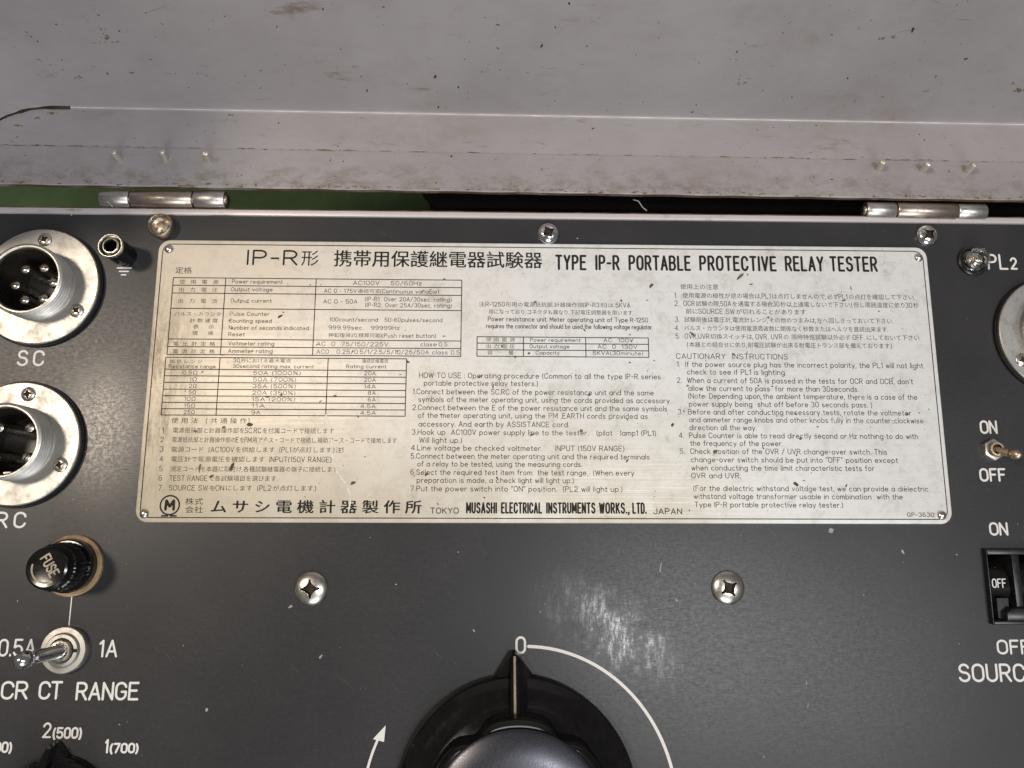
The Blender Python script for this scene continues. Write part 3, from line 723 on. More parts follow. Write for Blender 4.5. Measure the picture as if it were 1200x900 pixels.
lg.strip([(c.x-1.05, c.y-1.15), (c.x-0.95, c.y+1.2), (c.x, c.y-0.35), (c.x+0.95, c.y+1.2), (c.x+1.05, c.y-1.15)], 0.72, PT+0.004, capn=2)
lg.strip([(c.x-1.9, c.y-2.75), (c.x-0.35, c.y-2.75)], 0.42, PT+0.008, capn=2); lg.strip([(c.x+0.35, c.y-2.75), (c.x+1.9, c.y-2.75)], 0.42, PT+0.012, capn=2)
obj('maker_logo', lg, M['print'], plate, smooth=False)

# ------------------------------------------------------------------ white engraving on the panel
def mark(text, x0, x1, yb, cap, w=2.5, z=0.012, parent=None, mat='white', name='marking', **k):
    a = at(x0, yb, z); b = at(x1, yb, z); sc = at(x0+1, yb, z).x - a.x; scy = a.y - at(x0, yb+1, z).y
    h = w*sc/2
    return obj(name, typeset(MB(), text, a.x + h, b.x - h, a.y + h, cap*scy - 2*h, w*sc, z, **k), M[mat], parent or tester, smooth=False)
mark('SC', 19, 51, 429, 19, 2.6, gap=0.42)
mark('RC', -6, 29.5, 619, 19.5, 2.6, gap=0.42)
mark('0.5A', -3, 41, 769.5, 21, 2.4, gap=0.22)
mark('1A', 115, 137, 770.5, 21, 2.4)
mark('OCR', -18, 32, 820, 22, 2.7, gap=0.20); mark('CT', 44, 72, 820, 22, 2.7, gap=0.14); mark('RANGE', 88, 162, 821, 22, 2.7, gap=0.2)
mark('2', 49, 59.5, 865, 18.5, 2.3); mark('(500)', 61, 95.5, 866, 14, 2.3, gap=0.22)
mark('1', 122, 126.5, 883, 17, 2.3); mark('(700)', 128, 162, 883, 12.5, 2.3, gap=0.22)
mark('(300)', -20.5, 13.5, 882.5, 13.5, 2.3, gap=0.22)
mark('0', 604, 616.5, 766.5, 21, 2.6)
mark('PL', 1158, 1182, 316, 18.5, 2.3, gap=0.26); mark('2', 1184.5, 1193, 316, 14.5, 2.2)
mark('ON', 1149, 1169.5, 508.5, 16, 2.3, gap=0.2); mark('OFF', 1148.5, 1179.5, 564.5, 16, 2.3, gap=0.24)
mark('ON', 1160, 1182, 627.7, 15.8, 2.2, gap=0.2); mark('OFF', 1169, 1208, 767, 17.5, 2.3, gap=0.24)
mark('SOURCE', 1124, 1217, 799.5, 22, 2.6, gap=0.22)
e = MB(); s_ = 0.235
g0 = at(146.5, 306); 
e.strip([tuple(at(146.5, 306, .01)[:2]), tuple(at(145.8, 314, .01)[:2])], 0.35, 0.012)
for k, (hw) in enumerate((8.2, 5.2, 2.6)):
    y = 314 + 4*k; x = 145.6 - 0.4*k
    e.strip([tuple(at(x-hw, y, .01)[:2]), (at(x+hw, y, .01).x, at(x-hw, y, .01).y)], 0.38, 0.016)
obj('earth_symbol', e, M['white'], tester, smooth=False)
e = MB().strip([tuple(at(85, 690, .01)[:2]), tuple(at(80.3, 738, .01)[:2])], 0.27, 0.012)
obj('leader_line', e, M['white'], tester, smooth=False)

# ------------------------------------------------------------------ screws
def phillips(R, H, slot, depth, w, n=96, m=34, rec=None):
    mb = MB(); vs = []; fs = []; deep = []
    for k in range(m+1):
        r = R * k/m
        for i in range(n):
            a = 2*pi*i/n; x, y = r*cos(a), r*sin(a)
            z = H * (1 - (r/R)**2.6)**0.62 if r < R else 0
            u, v = abs(x), abs(y)
            if u < v: u, v = v, u
            hw = w * (1 + 0.25*(slot - u)/slot)
            g = 1 - ((u/(slot*1.12))**0.66 + (v/(slot*1.12))**0.66)**(1/0.66)
            hw = w * (1.20 - 0.62*u/slot)
            inr = max(min(1.0, g * 6), min((slot - u)/(0.10*slot), (hw*0.60 - v)/(0.20*w), 1.0))
            if inr > 0: z -= depth * min(1, inr) * (1 - 0.25*u/slot)
            vs.append((x, y, z)); deep.append(inr > 0.2)
    for k in range(m):
        for i in range(n):
            j = (i+1) % n; fs.append((k*n+i, (k+1)*n+i, (k+1)*n+j, k*n+j))
    b = len(vs)
    for i in range(n): a = 2*pi*i/n; vs.append((R*cos(a), R*sin(a), -0.6))
    for i in range(n): j = (i+1) % n; fs.append((m*n+i, b+i, b+j, m*n+j))
    mb.add(vs, fs)
    for q, f in enumerate(fs):
        if all(i < len(deep) and deep[i] for i in f): mb.m[q] = 1
    return mb
big = phillips(4.35, 1.5, 2.35, 1.4, 0.66, 200, 70); small = phillips(3.1, 1.6, 1.95, 1.3, 0.40, 200, 64)
bigm = None
for px, py, rz, r, lab in ((363.5, 690, 0.05, 4.35, 'worn panel screw under the left half of the nameplate'), (854, 689, 0.6, 4.4, 'worn panel screw under the right half of the nameplate')):
    p = at(px, py, 1.0); o = obj('panel_screw', big, [M['nickel'], M['pit']], tester, loc=(p.x, p.y, 0.15), rot=(0, 0, rz), mesh=bigm, sharp=45, label=lab); bigm = o.data
smm = None
for px, py, rz, lab in ((642.5, 273, 0.5, 'small cross-head screw above the middle of the nameplate'), (1087.5, 275.5, 0.7, 'small shiny cross-head screw by the upper right nameplate corner')):
    p = at(px, py, 1.0); o = obj('panel_screw', small, [M['chrome'], M['pit']], tester, loc=(p.x, p.y, 0.4), rot=(0, 0, rz), mesh=smm, sharp=45, label=lab); smm = o.data
# countersunk washers under those
p = at(187, 263.5, 2.6)
ds = MB().lathe([(3.4, 0), (3.45, 2.2), (3.3, 2.75), (3.0, 2.9), (2.75, 2.75), (2.5, 1.7), (1.6, 1.35), (0.9, 1.75), (0.01, 1.6)], 40,
    mod=lambda a, k: 1 + (0.04*sin(5*a+k) if k >= 4 else 0.006*sin(3*a)))
obj('panel_screw', ds, M['dirty'], tester, loc=(p.x, p.y, 0), sharp=50, label='tall brown stained screw head by the upper left nameplate corner')

# ------------------------------------------------------------------ plug connectors
csk = phillips(1.95, 0.62, 1.2, 0.5, 0.36, 120, 44)
csm = None
def connector(c, pins, screws, label, brr=9.6, fr_=16.2):
    global csm
    p = empty('plug_connector', tester, label, (c.x, c.y, 0))
    obj('gasket', MB().lathe([(fr_+0.5, 0.02), (fr_+0.5, 0.9), (brr, 0.9)], 72, close=False), M['rubber'], p)
    obj('mounting_flange', MB().lathe([(fr_-0.2, 0.9), (fr_, 1.1), (fr_, 1.95), (fr_-0.25, 2.2), (brr-0.3, 2.2)], 96, close=False), M['alu'], p)
    prof = [(brr+0.15, 2.15), (brr+0.15, 2.6)]
    z = 2.6
    while z < 7.2:
        prof += [(brr-0.30, z+0.45), (brr-0.25, z+0.55), (brr+0.22, z+1.0), (brr+0.22, z+1.1)]; z += 1.1
    prof += [(brr-0.3, z+0.3), (brr-0.2, 8.1), (brr-0.4, 8.35), (brr-0.75, 8.35), (brr-0.95, 8.15), (brr-1.0, -9)]
    obj('threaded_barrel', MB().lathe(prof, 80, close=False), M['alu'], p, sharp=25)
    obj('insulator', MB().lathe([(brr-1.0, -6.0), (brr-1.3, -5.7), (0.01, -5.7)], 48, close=False), M['insul'], p)
    obj('insulating_sleeve', MB().lathe([(brr-0.98, 7.7), (brr-1.25, 7.6), (brr-1.3, -5.9)], 64, close=False), M['insul'], p)
    key = MB().box((-1.0, -brr+1.0, -5), (1.0, -brr+2.0, 4.6)); obj('key_lug', key, M['alu'], p, smooth=False)
    pm = None
    pin = MB()
    n = 24; vs = []
    pin.lathe([(1.4, -5.6), (1.4, 2.8), (1.35, 3.4), (1.15, 3.9)], n)
    pin.lathe([(1.15, 3.9), (0.8, 4.12), (0.01, 4.2)], n)
    pin.box((-1.1, -0.16, 4.08), (1.1, 0.16, 4.26), 1)
    for x, y, rz in pins:
        o = obj('pin', pin, [M['nickel'], M['print']], p, loc=(x, y, 0), rot=(0, 0, rz), mesh=pm, sharp=50); pm = o.data
    for a in screws:
        rr = 13.1
        sc2 = obj('flange_screw', csk, [M['nickel'], M['pit']], p, loc=(rr*cos(a), rr*sin(a), 2.17), rot=(0, 0, rnd.uniform(0, 1.5)), mesh=csm, sharp=45); csm = sc2.data
    return p
hexa = [(5.0*cos(radians(60*k+5)), 5.0*sin(radians(60*k+5)), 0.1 + rnd.uniform(-.3, .3)) for k in range(6)]
connector(SCc, hexa, [radians(a) for a in (88, -32, 208)], 'round aluminium plug connector with six slotted pins above the letters SC')
sq = [(3.9*sx, 3.9*sy, rnd.uniform(0.6, 1.6)) for sx in (-1, 1) for sy in (-1, 1)]
connector(RCc, sq, [radians(a) for a in (83, -25, 208)], 'round aluminium plug connector with four pins above the letters RC')
connector(RGc, hexa, [radians(a) for a in (214, 88, -32)], 'round aluminium plug connector cut off below the pilot lamp')

# ------------------------------------------------------------------ earth terminal
p = at(147, 300.5); et = empty('earth_terminal', tester, None, (p.x, p.y, 0))
obj('terminal_body', MB().lathe([(3.2, 0), (3.2, 8.0), (3.0, 8.2), (2.1, 8.1), (1.6, 7.9), (1.45, 0.5)], 40, close=False), M['bakelite'], et)
obj('terminal_ring', MB().lathe([(3.22, 7.5), (3.3, 8.3), (3.15, 8.6), (2.95, 8.6), (2.8, 8.25)], 40, close=False), M['nickel'], et, sharp=50)
obj('socket_ring', MB().lathe([(2.25, 7.9), (2.2, 8.35), (2.05, 8.5), (1.85, 8.5), (1.68, 8.2), (1.64, 4.0)], 40, close=False), M['nickel'], et, sharp=50)

# ------------------------------------------------------------------ pilot lamp
p = at(1139, 306.5); lamp = empty('pilot_lamp', tester, None, (p.x, p.y, 0))
obj('lamp_bezel', MB().lathe([(4.2, 0), (4.25, 0.7), (3.9, 1.0), (3.3, 1.0), (3.1, 0.4), (3.05, 0.2)], 48, close=False), M['plastic'], lamp)
obj('reflector', MB().lathe([(3.1, 0.25), (2.2, 0.12), (0.01, 0.1)], 32), M['chrome'], lamp)
obj('lens', MB().lathe([(2.75, 0.4), (2.75, 2.6), (2.95, 2.9), (2.95, 3.5), (2.75, 3.9), (2.3, 4.3), (1.6, 4.6), (0.8, 4.75), (0.05, 4.8), (0.05, 4.35), (0.8, 4.3), (1.5, 4.15), (2.1, 3.9), (2.45, 3.6), (2.45, 0.4)], 40, close=False), M['glass'], lamp, sharp=60)
bulb = MB().lathe([(2.1, 0.6), (2.1, 1.6), (1.8, 2.1), (1.3, 2.5), (0.5, 2.8), (0.01, 2.85)], 20); obj('bulb', bulb, M['nickel'], lamp)

# ------------------------------------------------------------------ fuse holder
p = at(86, 662.5); fu = empty('fuse_holder', tester, None, (p.x, p.y, 0))
obj('fibre_washer', MB().lathe([(7.75, 0), (7.75, 0.9), (7.5, 1.1), (5, 1.1)], 48, close=False), M['fibre'], fu)
obj('holder_collar', MB().lathe([(6.7, 1.0), (6.7, 3.2), (6.3, 3.7), (5.2, 3.8)], 48, close=False), M['bakelite'], fu)
kn = lambda a, k: 1 + (0.012*cos(30*a) if 1 <= k <= 4 else 0)
obj('fuse_cap', MB().lathe([(5.9, 3.6), (5.95, 4.0), (5.9, 6.2), (5.8, 8.6), (5.55, 9.2), (5.2, 9.4), (5.15, 11.4), (4.95, 11.9), (4.5, 12.1), (4.3, 12.05), (0.01, 12.0)], 240, mod=kn), M['bakelite'], fu, sharp=28)
tx = MB(); typeset(tx, 'FUSE', -2.6, 2.6, -0.75, 2.3, 0.42, 0, gap=0.26)
fo = obj('cap_lettering', tx, M['cream'], fu, loc=(0.55, 0.45, 12.13), rot=(0, 0, radians(-57)), smooth=False)
ar = MB(); ar.strip([(3.4*cos(radians(a)), 3.4*sin(radians(a))) for a in range(165, 285, 8)], 0.42, 0)
ar.add([(3.4*cos(radians(283))+0.1, 3.4*sin(radians(283))+0.75, 0.003), (3.4*cos(radians(283))-0.0, 3.4*sin(radians(283))-0.75, 0.003), (3.4*cos(radians(283))+1.25, 3.4*sin(radians(283))+0.15, 0.003)], [(0, 1, 2)])
obj('cap_arrow', ar, M['cream'], fu, loc=(0, 0, 12.13), smooth=False)

# ------------------------------------------------------------------ toggle switches
def lever(parent, a, b, r0, r1, ball, mat):
    a, b = Vector(a), Vector(b); pts = [a, a.lerp(b, 0.25), a.lerp(b, 0.7)]; rs = [r0, r0*1.05, (r0+r1)/2]
    for k in range(0, 9):
        t = k/8; th = pi*t
        pts.append(b - (b-a).normalized()*ball*1.1*cos(th)*1.0); rs.append(max(ball*sin(th), r1 if k == 0 else 0.02))
    obj('lever', MB().tube(pts, rs, 20), mat, parent, sharp=60)
p = at(75.5, 761.5, 1.0); ts = empty('toggle_switch', tester, 'toggle switch with round ring nut and chrome lever thrown towards 0.5A', (p.x, p.y, 0))
obj('ring_nut', MB().lathe([(5.7, 0), (5.75, 1.3), (5.5, 1.7), (4.3, 1.8), (4.1, 2.3), (3.9, 2.5), (3.1, 2.55), (2.9, 2.3), (2.8, 0.3)], 56, close=False), M['alu'], ts, sharp=40)
obj('bushing', MB().lathe([(2.8, 0), (2.8, 3.0), (2.5, 3.3), (2.0, 3.3), (1.5, 2.6), (0.01, 2.5)], 32), M['nickel'], ts, sharp=40)
obj('keyway', MB().box((3.0, -0.35, 2.3), (3.9, 0.45, 2.75)), M['print'], ts, smooth=False)
q = at(29, 773, 9.5); lever(ts, (0, 0, 2.4), (q.x - p.x, q.y - p.y, 9.5), 1.65, 1.75, 2.15, M['chrome'])
p = at(1164.5, 527, 1.0); ts = empty('toggle_switch', tester, 'small toggle switch with hexagonal nut and brass lever between ON and OFF', (p.x, p.y, 0))
obj('hex_nut', MB().prism([(3.0*cos(radians(60*k+28)), 3.0*sin(radians(60*k+28))) for k in range(6)], 0, 1.5, 0.3), M['alu'], ts, sharp=25)
obj('bushing', MB().lathe([(2.0, 1.4), (2.0, 2.5), (1.85, 2.7), (1.35, 2.7), (1.25, 1.6)], 32, close=False), M['brass'], ts, sharp=40)
obj('bushing_well', MB().lathe([(1.3, 1.62), (0.01, 1.6)], 24, close=False), M['print'], ts)
q = at(1190.5, 532.5, 6.0); lever(ts, (0, 0, 1.6), (q.x - p.x, q.y - p.y, 6.0), 0.95, 1.2, 1.4, M['brass'])

# ------------------------------------------------------------------ source breaker
br = empty('source_breaker', tester)
X0, Y0, X1, Y1 = brk0.x, brk1.y, brk1.x, brk0.y
fx = [at(x, 690, 1.6).x for x in (1161.5, 1189.5, 1198, 1236)]
yt, ybm = at(1170, 650, 1.6).y, at(1170, 728, 1.6).y
bz = MB()
for a_, b_ in (((X0, Y0), (fx[0], Y1)), ((fx[0], yt), (X1, Y1)), ((fx[0], Y0), (X1, ybm)), ((fx[1], ybm), (fx[2], yt)), ((fx[3], ybm), (X1, yt))):
    bz.prism([a_, (b_[0], a_[1]), b_, (a_[0], b_[1])], -1.2, 1.6, 0.15)
obj('bezel', bz, M['plastic'], br, sharp=30)
well = MB().box((X0+1.2, Y0+1.2, -16), (X1-1.2, Y1-1.2, -14))
for xx in (X0+1.2, fx[1]+0.3, X1-1.6): well.box((xx, Y0+1.2, -14), (xx+0.4, Y1-1.2, -1.25))
obj('breaker_body', well, M['plastic'], br, smooth=False)
for k in (0, 2):
    xa, xb = fx[k] + 0.4, fx[k+1] - 0.9; cy = at(1170, 676, 0).y; 
    q = MB(); n = 28; R2 = 7.6; zc = -6.6; vs = []; fs = []
    for i in range(n+1):
        a = radians(150 - 118*i/n); vs += [(xa, cy - 3 + R2*cos(a)*-1 if False else cy - 2.5 + R2*cos(a), zc + R2*sin(a)), (xb, cy - 2.5 + R2*cos(a), zc + R2*sin(a))]
    for i in range(n): fs.append((2*i, 2*i+2, 2*i+3, 2*i+1))
    fs.append(tuple(range(0, 2*n+2, 2))); fs.append(tuple(reversed(range(1, 2*n+2, 2))))
    q.add(vs, fs); obj('rocker', q, M['bakelite'], br, sharp=40)
hy0, hy1 = at(1180, 727, 2.0).y, at(1180, 712, 2.0).y
hb = MB(); hx0 = fx[0] + 2.2
hb.prism([(hx0, hy0), (X1 - 2, hy0), (X1 - 2, hy1), (hx0 + 1.6, hy1), (hx0, hy1 - 1.2)], 0.6, 3.6, 0.4)
hb.box((fx[0] + 1.2, hy0 + 0.5, -6), (fx[0] + 4.2, hy0 + 5.5, 1.6)); hb.box((fx[2] + 1.2, hy0 + 0.5, -6), (fx[2] + 4.2, hy0 + 5.5, 1.6))
obj('tie_handle', hb, M['plastic'], br, sharp=30)
mark('OFF', 1163, 1179.5, 689, 11, 1.25, 1.06, parent=br, name='breaker_lettering', gap=0.26)

# ------------------------------------------------------------------ big dial knob
kc = at(606, 944, 3.5)
knob = empty('dial_knob', tester, 'large black dial knob with raised pointer set to 0', (kc.x, kc.y, 0))
RS = abs(at(606, 792.5, 3.0).y - kc.y)
prof = [(RS-0.4, 0.3), (RS, 0.9), (RS, 2.6), (RS-0.5, 3.6), (RS-3.5, 5.2), (RS-6.3, 6.6), (RS-7.0, 7.4)]
obj('skirt', MB().lathe(prof, 128), M['bakelite'], knob, sharp=50)
GR = RS - 7.2
def scal(a, k):
    if k == 0: return 1
    t = (a - radians(90)) % (2*pi)
    ph = (t + radians(18)) % radians(36) - radians(18)
    ph = (t % radians(60)) - radians(30)
    return 1 - 0.10*math.exp(-(ph/radians(8.5))**2)
obj('grip', MB().lathe([(GR, 6.6), (GR, 7.2), (GR-0.2, 12.6), (GR-0.7, 14.0), (GR-1.5, 14.6), (GR-2.3, 14.4), (GR-3.4, 14.2)], 240, mod=scal), M['bakelite'], knob, sharp=40)
obj('cap_disc', MB().lathe([(GR-2.2, 14.0), (GR-2.2, 14.9), (GR-2.9, 15.35), (GR-9, 15.9), (GR-15, 16.3), (0.01, 16.5)], 96), M['satin'], knob, sharp=40)
# pointer ridge
tipy = at(603, 764, 3.0).y - kc.y; tipx = at(603, 764, 3.0).x - kc.x
pr = MB()
pv = [(tipx-0.5, tipy, 0.6), (tipx+0.5, tipy, 0.6), (tipx+6.0, RS-1.6, 0.8), (tipx+3.6, RS-9.2, 0.8), (tipx-3.6, RS-9.2, 0.8), (tipx-6.0, RS-1.6, 0.8),
      (tipx-0.75, tipy-0.6, 3.4), (tipx+0.75, tipy-0.6, 3.4), (tipx+1.1, RS-9.2, 10.5), (tipx-1.1, RS-9.2, 10.5)]
pr.add(pv, [(0,1,7,6), (1,2,7), (2,3,8,7), (5,0,6), (4,5,6,9), (6,7,8,9), (3,4,9,8)])
obj('pointer', pr, M['bakelite'], knob, smooth=False)
d_ = Vector((0, RS-9.2-tipy+0.6, 10.5-3.4)).normalized()
ln = MB(); nrm = Vector((0, -d_.z, d_.y)); 
if nrm.z < 0: nrm = -nrm
A_ = Vector((tipx, tipy-1.0, 3.4)) + d_*0.3 + nrm*0.02; B_ = Vector((tipx, RS-9.0, 10.5)) - d_*0.4 + nrm*0.02
A_ = Vector((tipx, tipy-0.6, 3.4)) + d_*0.4 + nrm*0.03; B_ = Vector((tipx, RS-9.2, 10.5)) - d_*0.3 + nrm*0.03
ln.add([tuple(A_ + Vector((-0.28,0,0))), tuple(A_ + Vector((0.28,0,0))), tuple(B_ + Vector((0.28,0,0))), tuple(B_ + Vector((-0.28,0,0)))], [(0,1,2,3)])
obj('pointer_line', ln, M['cream'], knob, smooth=False)
# dial arc and arrow engraved round it
kz = (kc.x, kc.y)
def pol(px, py):
    p = at(px, py); return sqrt((p.x-kz[0])**2 + (p.y-kz[1])**2), atan2(p.y-kz[1], p.x-kz[0])
ra, aa = pol(619, 757.5); rb, ab = pol(787, 900)
da = MB(); pts = [(kz[0] + (ra + (rb-ra)*t)*cos(aa + (ab-aa)*t), kz[1] + (ra + (rb-ra)*t)*sin(aa + (ab-aa)*t)) for t in [k/40*1.5 for k in range(41)]]
da.strip(pts, 0.78, 0.012, capn=2)
obj('dial_arc', da, M['white'], tester, smooth=False)
ra, aa = pol(443, 866); rb, ab = pol(431, 900)
aw = MB(); pts = [(kz[0] + (ra + (rb-ra)*t)*cos(aa + (ab-aa)*t), kz[1] + (ra + (rb-ra)*t)*sin(aa + (ab-aa)*t)) for t in [k/10*2 for k in range(11)]]
aw.strip(pts, 0.62, 0.012, capn=2)
h = [at(452, 850, .02), at(437, 866, .02), at(450, 869.5, .02)]
aw.add([tuple(v) for v in h], [(0, 1, 2)])
obj('direction_arrow', aw, M['white'], tester, smooth=False)

# ------------------------------------------------------------------ small pointer knob at the lower left
kc2 = at(57, 958, 3); k2 = empty('pointer_knob', tester, 'small black pointer knob cut off below 2(500)', (kc2.x, kc2.y, 0))
ty = at(58, 873, 4).y - kc2.y; tx_ = at(58, 873, 4).x - kc2.x
obj('skirt', MB().lathe([(13.2, 0.2), (13.4, 0.8), (13.2, 2.6), (12.4, 3.6), (9.6, 4.6), (9.2, 10), (8.4, 11), (0.01, 11.2)], 72), M['bakelite'], k2, sharp=40)
pr = MB(); rot2 = radians(0)
pv = [(tx_-0.45, ty, 0.6), (tx_+0.45, ty, 0.6), (8.4, 6.5, 0.6), (8.4, -6, 0.6), (-8.4, -6, 0.6), (-8.4, 6.5, 0.6), (tx_-0.5, ty-0.8, 4.6), (tx_+0.5, ty-0.8, 4.6), (2.6, 3, 14), (-2.6, 3, 14), (2.6, -6, 14), (-2.6, -6, 14)]
pr.add(pv, [(0,1,7,6), (1,2,8,7), (2,3,10,8), (5,0,6,9), (4,5,9,11), (6,7,8,9), (9,8,10,11), (3,4,11,10)])
obj('pointer', pr, M['bakelite'], k2, smooth=False)

# ------------------------------------------------------------------ wear: specks, chips and stains with their own outlines
def blob(mb, o, U_, V_, N_, r, asp=1.0, rot=0.0, n=7):
    ph = [rnd.uniform(0.55, 1.25) for _ in range(n)]; vs = []
    for i in range(n):
        a = 2*pi*i/n; x, y = r*asp*ph[i]*cos(a), r*ph[i]*sin(a)
        x, y = x*cos(rot) - y*sin(rot), x*sin(rot) + y*cos(rot)
        vs.append(tuple(Vector(o) + U_*x + V_*y + N_*rnd.uniform(0.01, 0.03)))
    mb.add(vs, [tuple(range(n))])
EX, EY, EZ = Vector((1,0,0)), Vector((0,1,0)), Vector((0,0,1))
# nameplate scuffs
sp = MB()
for px, py, r, asp, rot in ((328,371,.45,2.2,.6),(332,366,.22,1,0),(519,408,.25,1,0),(521,327,.3,1.4,.3),(627,354,.45,1.6,.2),(763,335,.5,1.6,.8),(728,352,.28,1.4,1.5),(620,414,.35,1.3,.4),
    (867,324,.55,2.6,.75),(880,333,.3,2,0),(876,322,.2,2,1),(900,372,.3,1.4,0),(989,352,.35,2.2,.3),(932,567,.45,2,-.5),(938,514,.5,1,0),(806,452,.3,1.5,0),(838,529,.5,1.5,.4),(788,498,.6,1.3,1),
    (234,548,.45,3,1.45),(271,549,.45,3.4,1.25),(292,497,.6,1.5,0),(262,501,.35,2,.2),(229,505,.3,2,.3),(248,558,.4,2,.3),(414,566,.5,1.8,.4),(392,464,.3,2,0),(313,465,.35,1.4,0),(478,424,.35,1.4,0),
    (563,441,.42,1.5,.6),(578,453,.3,2.4,1.4),(690,463,.3,1.6,.3),(681,505,.5,1.4,.2),(624,509,.3,3,.6),(735,540,.3,2,.9),(500,556,.3,2,.7),(738,425,.28,1,0),(604,419,.3,1.2,0),(812,392,.4,3,-.7),
    (1030,365,.25,1,0),(860,415,.3,2,-.5),(905,453,.25,1.5,0),(958,500,.2,2,0)):
    blob(sp, at(px, py, PZ), EX, EY, EZ, r, asp, rot)
for k in range(420):
    x = rnd.uniform(-104, 104); y = rnd.uniform(-36, 36); r = min(0.26, 0.04 + rnd.expovariate(20)) * (0.4 if y > 27 else 1)
    blob(sp, (x, y, PZ), EX, EY, EZ, r, rnd.uniform(1, 2.6), rnd.uniform(0, 3.1), 6)
obj('scuff_mark', sp, M['scuff'], plate, smooth=False, kind='stuff')
# pale creases where the varnish has cracked
cr = MB()
for seg in (((382,486),(386,500),(389,530),(395,552),(406,568),(411,585),(408,603)), ((355,370),(357,400)), ((640,340),(632,352)), ((712,322),(690,340)), ((866,500),(864,540))):
    pts = []
    for a_, b_ in zip(seg, seg[1:]):
        for t in range(4): pts.append((a_[0] + (b_[0]-a_[0])*t/4 + rnd.uniform(-1,1), a_[1] + (b_[1]-a_[1])*t/4))
    cr.strip([tuple(at(x, y, PZ)[:2]) for x, y in pts], rnd.uniform(0.10, 0.30) if seg[0][0] != 382 else 0.42, PZ + 0.03)
obj('varnish_crack', cr, M['crease'], plate, smooth=False, kind='stuff')
# lid specks and rust stains
ls = MB(); lo = MB()
for k in range(520):
    x = rnd.uniform(XA, XB - 20); r = min(0.36, 0.05 + rnd.expovariate(15)); asp = rnd.uniform(1, 2.6)
    t = rnd.random()
    if t < 0.6:
        h = rnd.uniform(1, 70) ; blob(ls, P0 + U*(x - P0.x) + Wd*s2 + Fd*h - Fn*0, U, Fd, -Fn if Fn.y > 0 else Fn, r, asp, rnd.uniform(0, 3), 6)
    elif t < 0.8: blob(ls, lp(x, rnd.uniform(s1+0.5, s2-1)), U, Wd, Wn, r*0.8, asp, rnd.uniform(0, 3), 6)
    else: blob(ls, lp(x, rnd.uniform(0.6, s1-0.6), 0.25), U, Wd, Wn, r*0.8, asp, rnd.uniform(0, 3), 6)
FP = P0 + Wd*s2; FNv = -Fn if Fn.y > 0 else Fn
for px, py, r, asp in ((125,43,1.0,1.4),(135,50,.5,7),(112,50,.4,6),(153,85,.5,2),(200,87,.4,4),(232,86,.3,3),(58,90,.4,5),(92,91,.7,1.6),(45,70,.5,2),(60,76,.4,3),(110,78,.3,3),
                       (1032,45,.7,1.3),(1046,44,.7,1.2),(1195,106,1.2,2),(1187,98,.6,1.4),(905,77,.4,5),(866,98,.6,1.5),(877,92,.3,4),(1085,107,.5,2.5),(975,41,.4,3),(1097,90,.5,1)):
    c_ = on_plane(px, py, FP, Fn)
    for q_ in range(9):
        blob(lo, c_ + U*rnd.gauss(0, r*asp*0.45) + Fd*rnd.gauss(0, r*0.45), U, Fd, FNv, r*rnd.uniform(0.12, 0.42), rnd.uniform(1, 1.9), 0.3, 7)
for px, py, r, asp in ((60,133,1.0,1.6),(44,138,.8,1.6),(20,147,.8,1.6),(30,200,.9,3),(90,208,.8,4),(180,205,.8,4),(270,135,.6,2),(118,178-4,.5,10),(165,173,.4,12),(340,175,.5,14),(640,182,.5,14),(673,183,.5,12),(400,176,.4,12),(795,186,1.0,1.5),(870,188,.4,9)):
    c_ = on_plane(px, py, P0, Wn)
    for q_ in range(14):
        blob(lo, c_ + U*rnd.gauss(0, r*asp*0.4) + Wd*rnd.gauss(0, r*0.25), U, Wd, Wn, r*rnd.uniform(0.08, 0.28), rnd.uniform(1, 2.5), 0, 7)
for k in range(170):
    blob(lo, lp(rnd.uniform(XA, XB-20), rnd.uniform(0.2, 1.2), 0.25), U, Wd, Wn, rnd.uniform(0.05, 0.28), rnd.uniform(1, 4), 0, 7)
for k in range(120):
    blob(lo, P0 + U*(rnd.uniform(XA, XB-20) - P0.x) + Wd*s2 + Fd*rnd.uniform(1, 70), U, Fd, -Fn if Fn.y > 0 else Fn, rnd.uniform(0.05, 0.3), rnd.uniform(1, 2.5), rnd.uniform(0, 3), 7)
for k in range(110):
    blob(lo, lp(rnd.uniform(XA, XB-20), s1 + rnd.uniform(0.1, 0.4), 0.02), U, Wd, Wn, rnd.uniform(0.05, 0.18), rnd.uniform(2, 14), 0, 7)
sc_ = MB()
for k in range(34):
    x = rnd.uniform(XA, XB-25); h = rnd.uniform(2, 60); a = rnd.uniform(-0.5, 0.5); L_ = rnd.uniform(2, 14); w_ = rnd.uniform(0.05, 0.11)
    p_ = P0 + U*(x - P0.x) + Wd*s2 + Fd*h + (-Fn if Fn.y > 0 else Fn)*0.02 if k % 3 else Vector(lp(x, rnd.uniform(s1+1, s2-2), 0.03))
    e1 = U*cos(a) + (Fd if k % 3 else Wd)*sin(a); e2 = (Fd if k % 3 else Wd)*cos(a) - U*sin(a)
    L_ = L_ if k % 3 else min(L_, 5)
    sc_.add([tuple(p_), tuple(p_ + e1*L_*0.5 + e2*w_*0.5), tuple(p_ + e1*L_), tuple(p_ + e1*L_*0.5 - e2*w_*0.5)], [(0, 1, 2, 3)])
obj('scratch', sc_, M['scuff'], lid, smooth=False, kind='stuff')
obj('dark_fleck', ls, M['grime'], lid, smooth=False, kind='stuff'); obj('rust_stain', lo, M['ochre'], lid, smooth=False, kind='stuff')
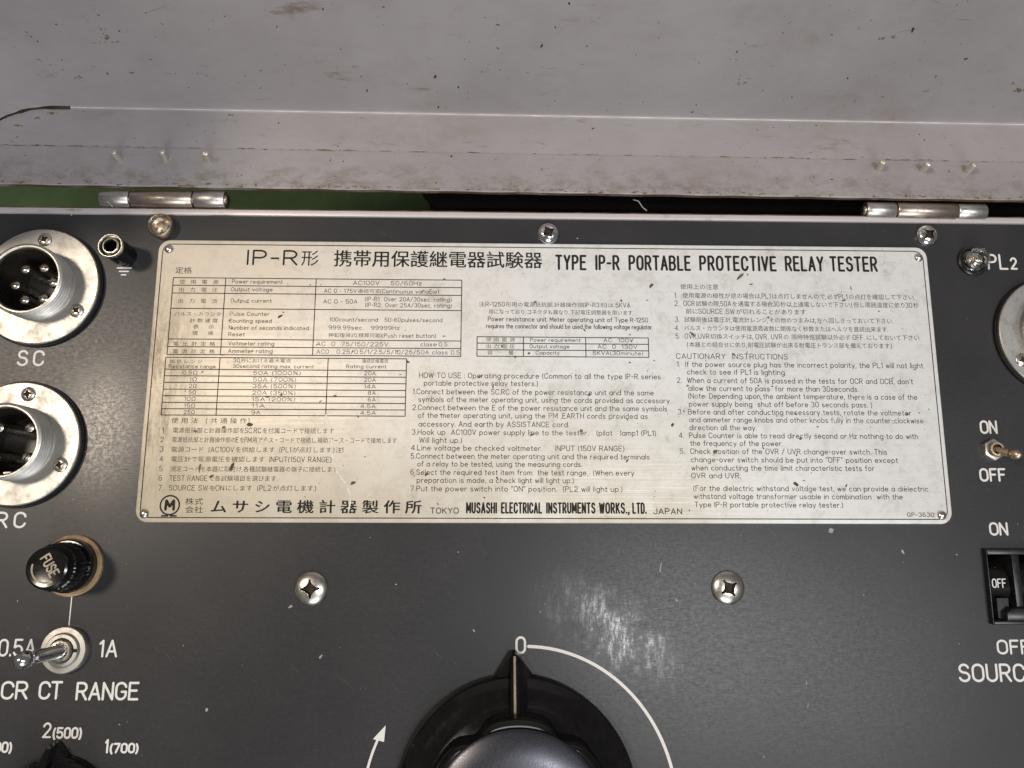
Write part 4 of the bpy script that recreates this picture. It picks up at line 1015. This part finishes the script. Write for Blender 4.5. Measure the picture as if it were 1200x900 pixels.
# panel dust and scratches
ps = MB()
for px, py, r, asp, rot in ((242,832,.4,1.5,1.2),(774,665,.2,9,1.35),(555,739,.3,1.6,-.9),(340,711,.3,3,.5),(140,849,.2,1,0),(633,817-100,.2,1,0),(793,703,.3,1.5,-1),(1058,647,.4,1.6,-1),(945,800,.12,6,1.5),(947,826,.12,7,1.4),
                            (537,647,.2,1,0),(974,622,.6,1.4,-.4),(434,630,.15,1,0),(464,685,.2,1.3,0),(84,252,.4,.6,0),(113,400,.25,1,0),(376,769,.3,3,.9),(1012,697,.2,1,0),(1121,650,.2,1.4,0)):
    blob(ps, at(px, py), EX, EY, EZ, r, asp, rot, 6)
for k in range(170):
    x = rnd.uniform(-150, 150); y = rnd.uniform(-125, yrim0 - 2)
    blob(ps, (x, y, 0), EX, EY, EZ, min(0.18, 0.035 + rnd.expovariate(30)), rnd.uniform(1, 3), rnd.uniform(0, 3.1), 5)
hs = MB()
for k in range(90):
    x = rnd.uniform(-145, 150); y = rnd.uniform(-122, -42) if k % 4 else rnd.uniform(-40, yrim0-3)
    a = rnd.gauss(-0.9, 0.5); L_ = rnd.uniform(1.5, 9); w_ = rnd.uniform(0.05, 0.10); e1 = Vector((cos(a), sin(a), 0)); e2 = Vector((-sin(a), cos(a), 0)); p_ = Vector((x, y, 0.006))
    hs.add([tuple(p_), tuple(p_ + e1*L_*0.5 - e2*w_*0.5), tuple(p_ + e1*L_), tuple(p_ + e1*L_*0.5 + e2*w_*0.5)], [(0, 1, 2, 3)])
obj('scratch', hs, M['hairline'], tester, smooth=False, kind='stuff')
obj('dust_fleck', ps, M['lint'], tester, smooth=False, kind='stuff')

# ------------------------------------------------------------------ loose bits of lint, one in the gap
def lint(pts, r, label):
    o = obj('lint_fibre', MB().tube(pts, r, 6), M['lint']); o['label'] = label; o['category'] = 'lint'; return o
a_ = at(742, 234, -0.8); b_ = at(758, 247, -0.8)
lint([a_, a_.lerp(b_, .3) + Vector((0.3, 0.5, 0.2)), a_.lerp(b_, .7), b_], 0.16, 'short pale strand of lint caught in the gap between lid and panel')
a_ = at(125, 236, 3.0); b_ = at(132, 243, 2.6)
lint([a_, a_.lerp(b_, .5) + Vector((0.1, 0.2, 0.1)), b_], 0.14, 'tiny pale hair lying on the left hinge barrel')

# ------------------------------------------------------------------ green bench top the tester stands on, seen through the gap
gb = MB().box((-700, -500, -97), (700, 500, -95.2))
g = obj('bench_surface', gb, M['green'], smooth=False); g['kind'] = 'structure'

# ------------------------------------------------------------------ made-up black box close behind the tester, added to darken the gap
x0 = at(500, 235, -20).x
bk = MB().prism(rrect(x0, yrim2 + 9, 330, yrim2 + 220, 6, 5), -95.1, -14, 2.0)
bb = empty('gap_dark_block'); bb['label'] = 'added black block that darkens the right half of the gap'; bb['category'] = 'box'
obj('dark_block_body', bk, M['rubber'], bb, sharp=40)
obj('dark_block_lid', MB().prism(rrect(x0 - 1.5, yrim2 + 7.5, 331.5, yrim2 + 221.5, 7, 5), -13.9, -8, 1.5), M['rubber'], bb, sharp=40)
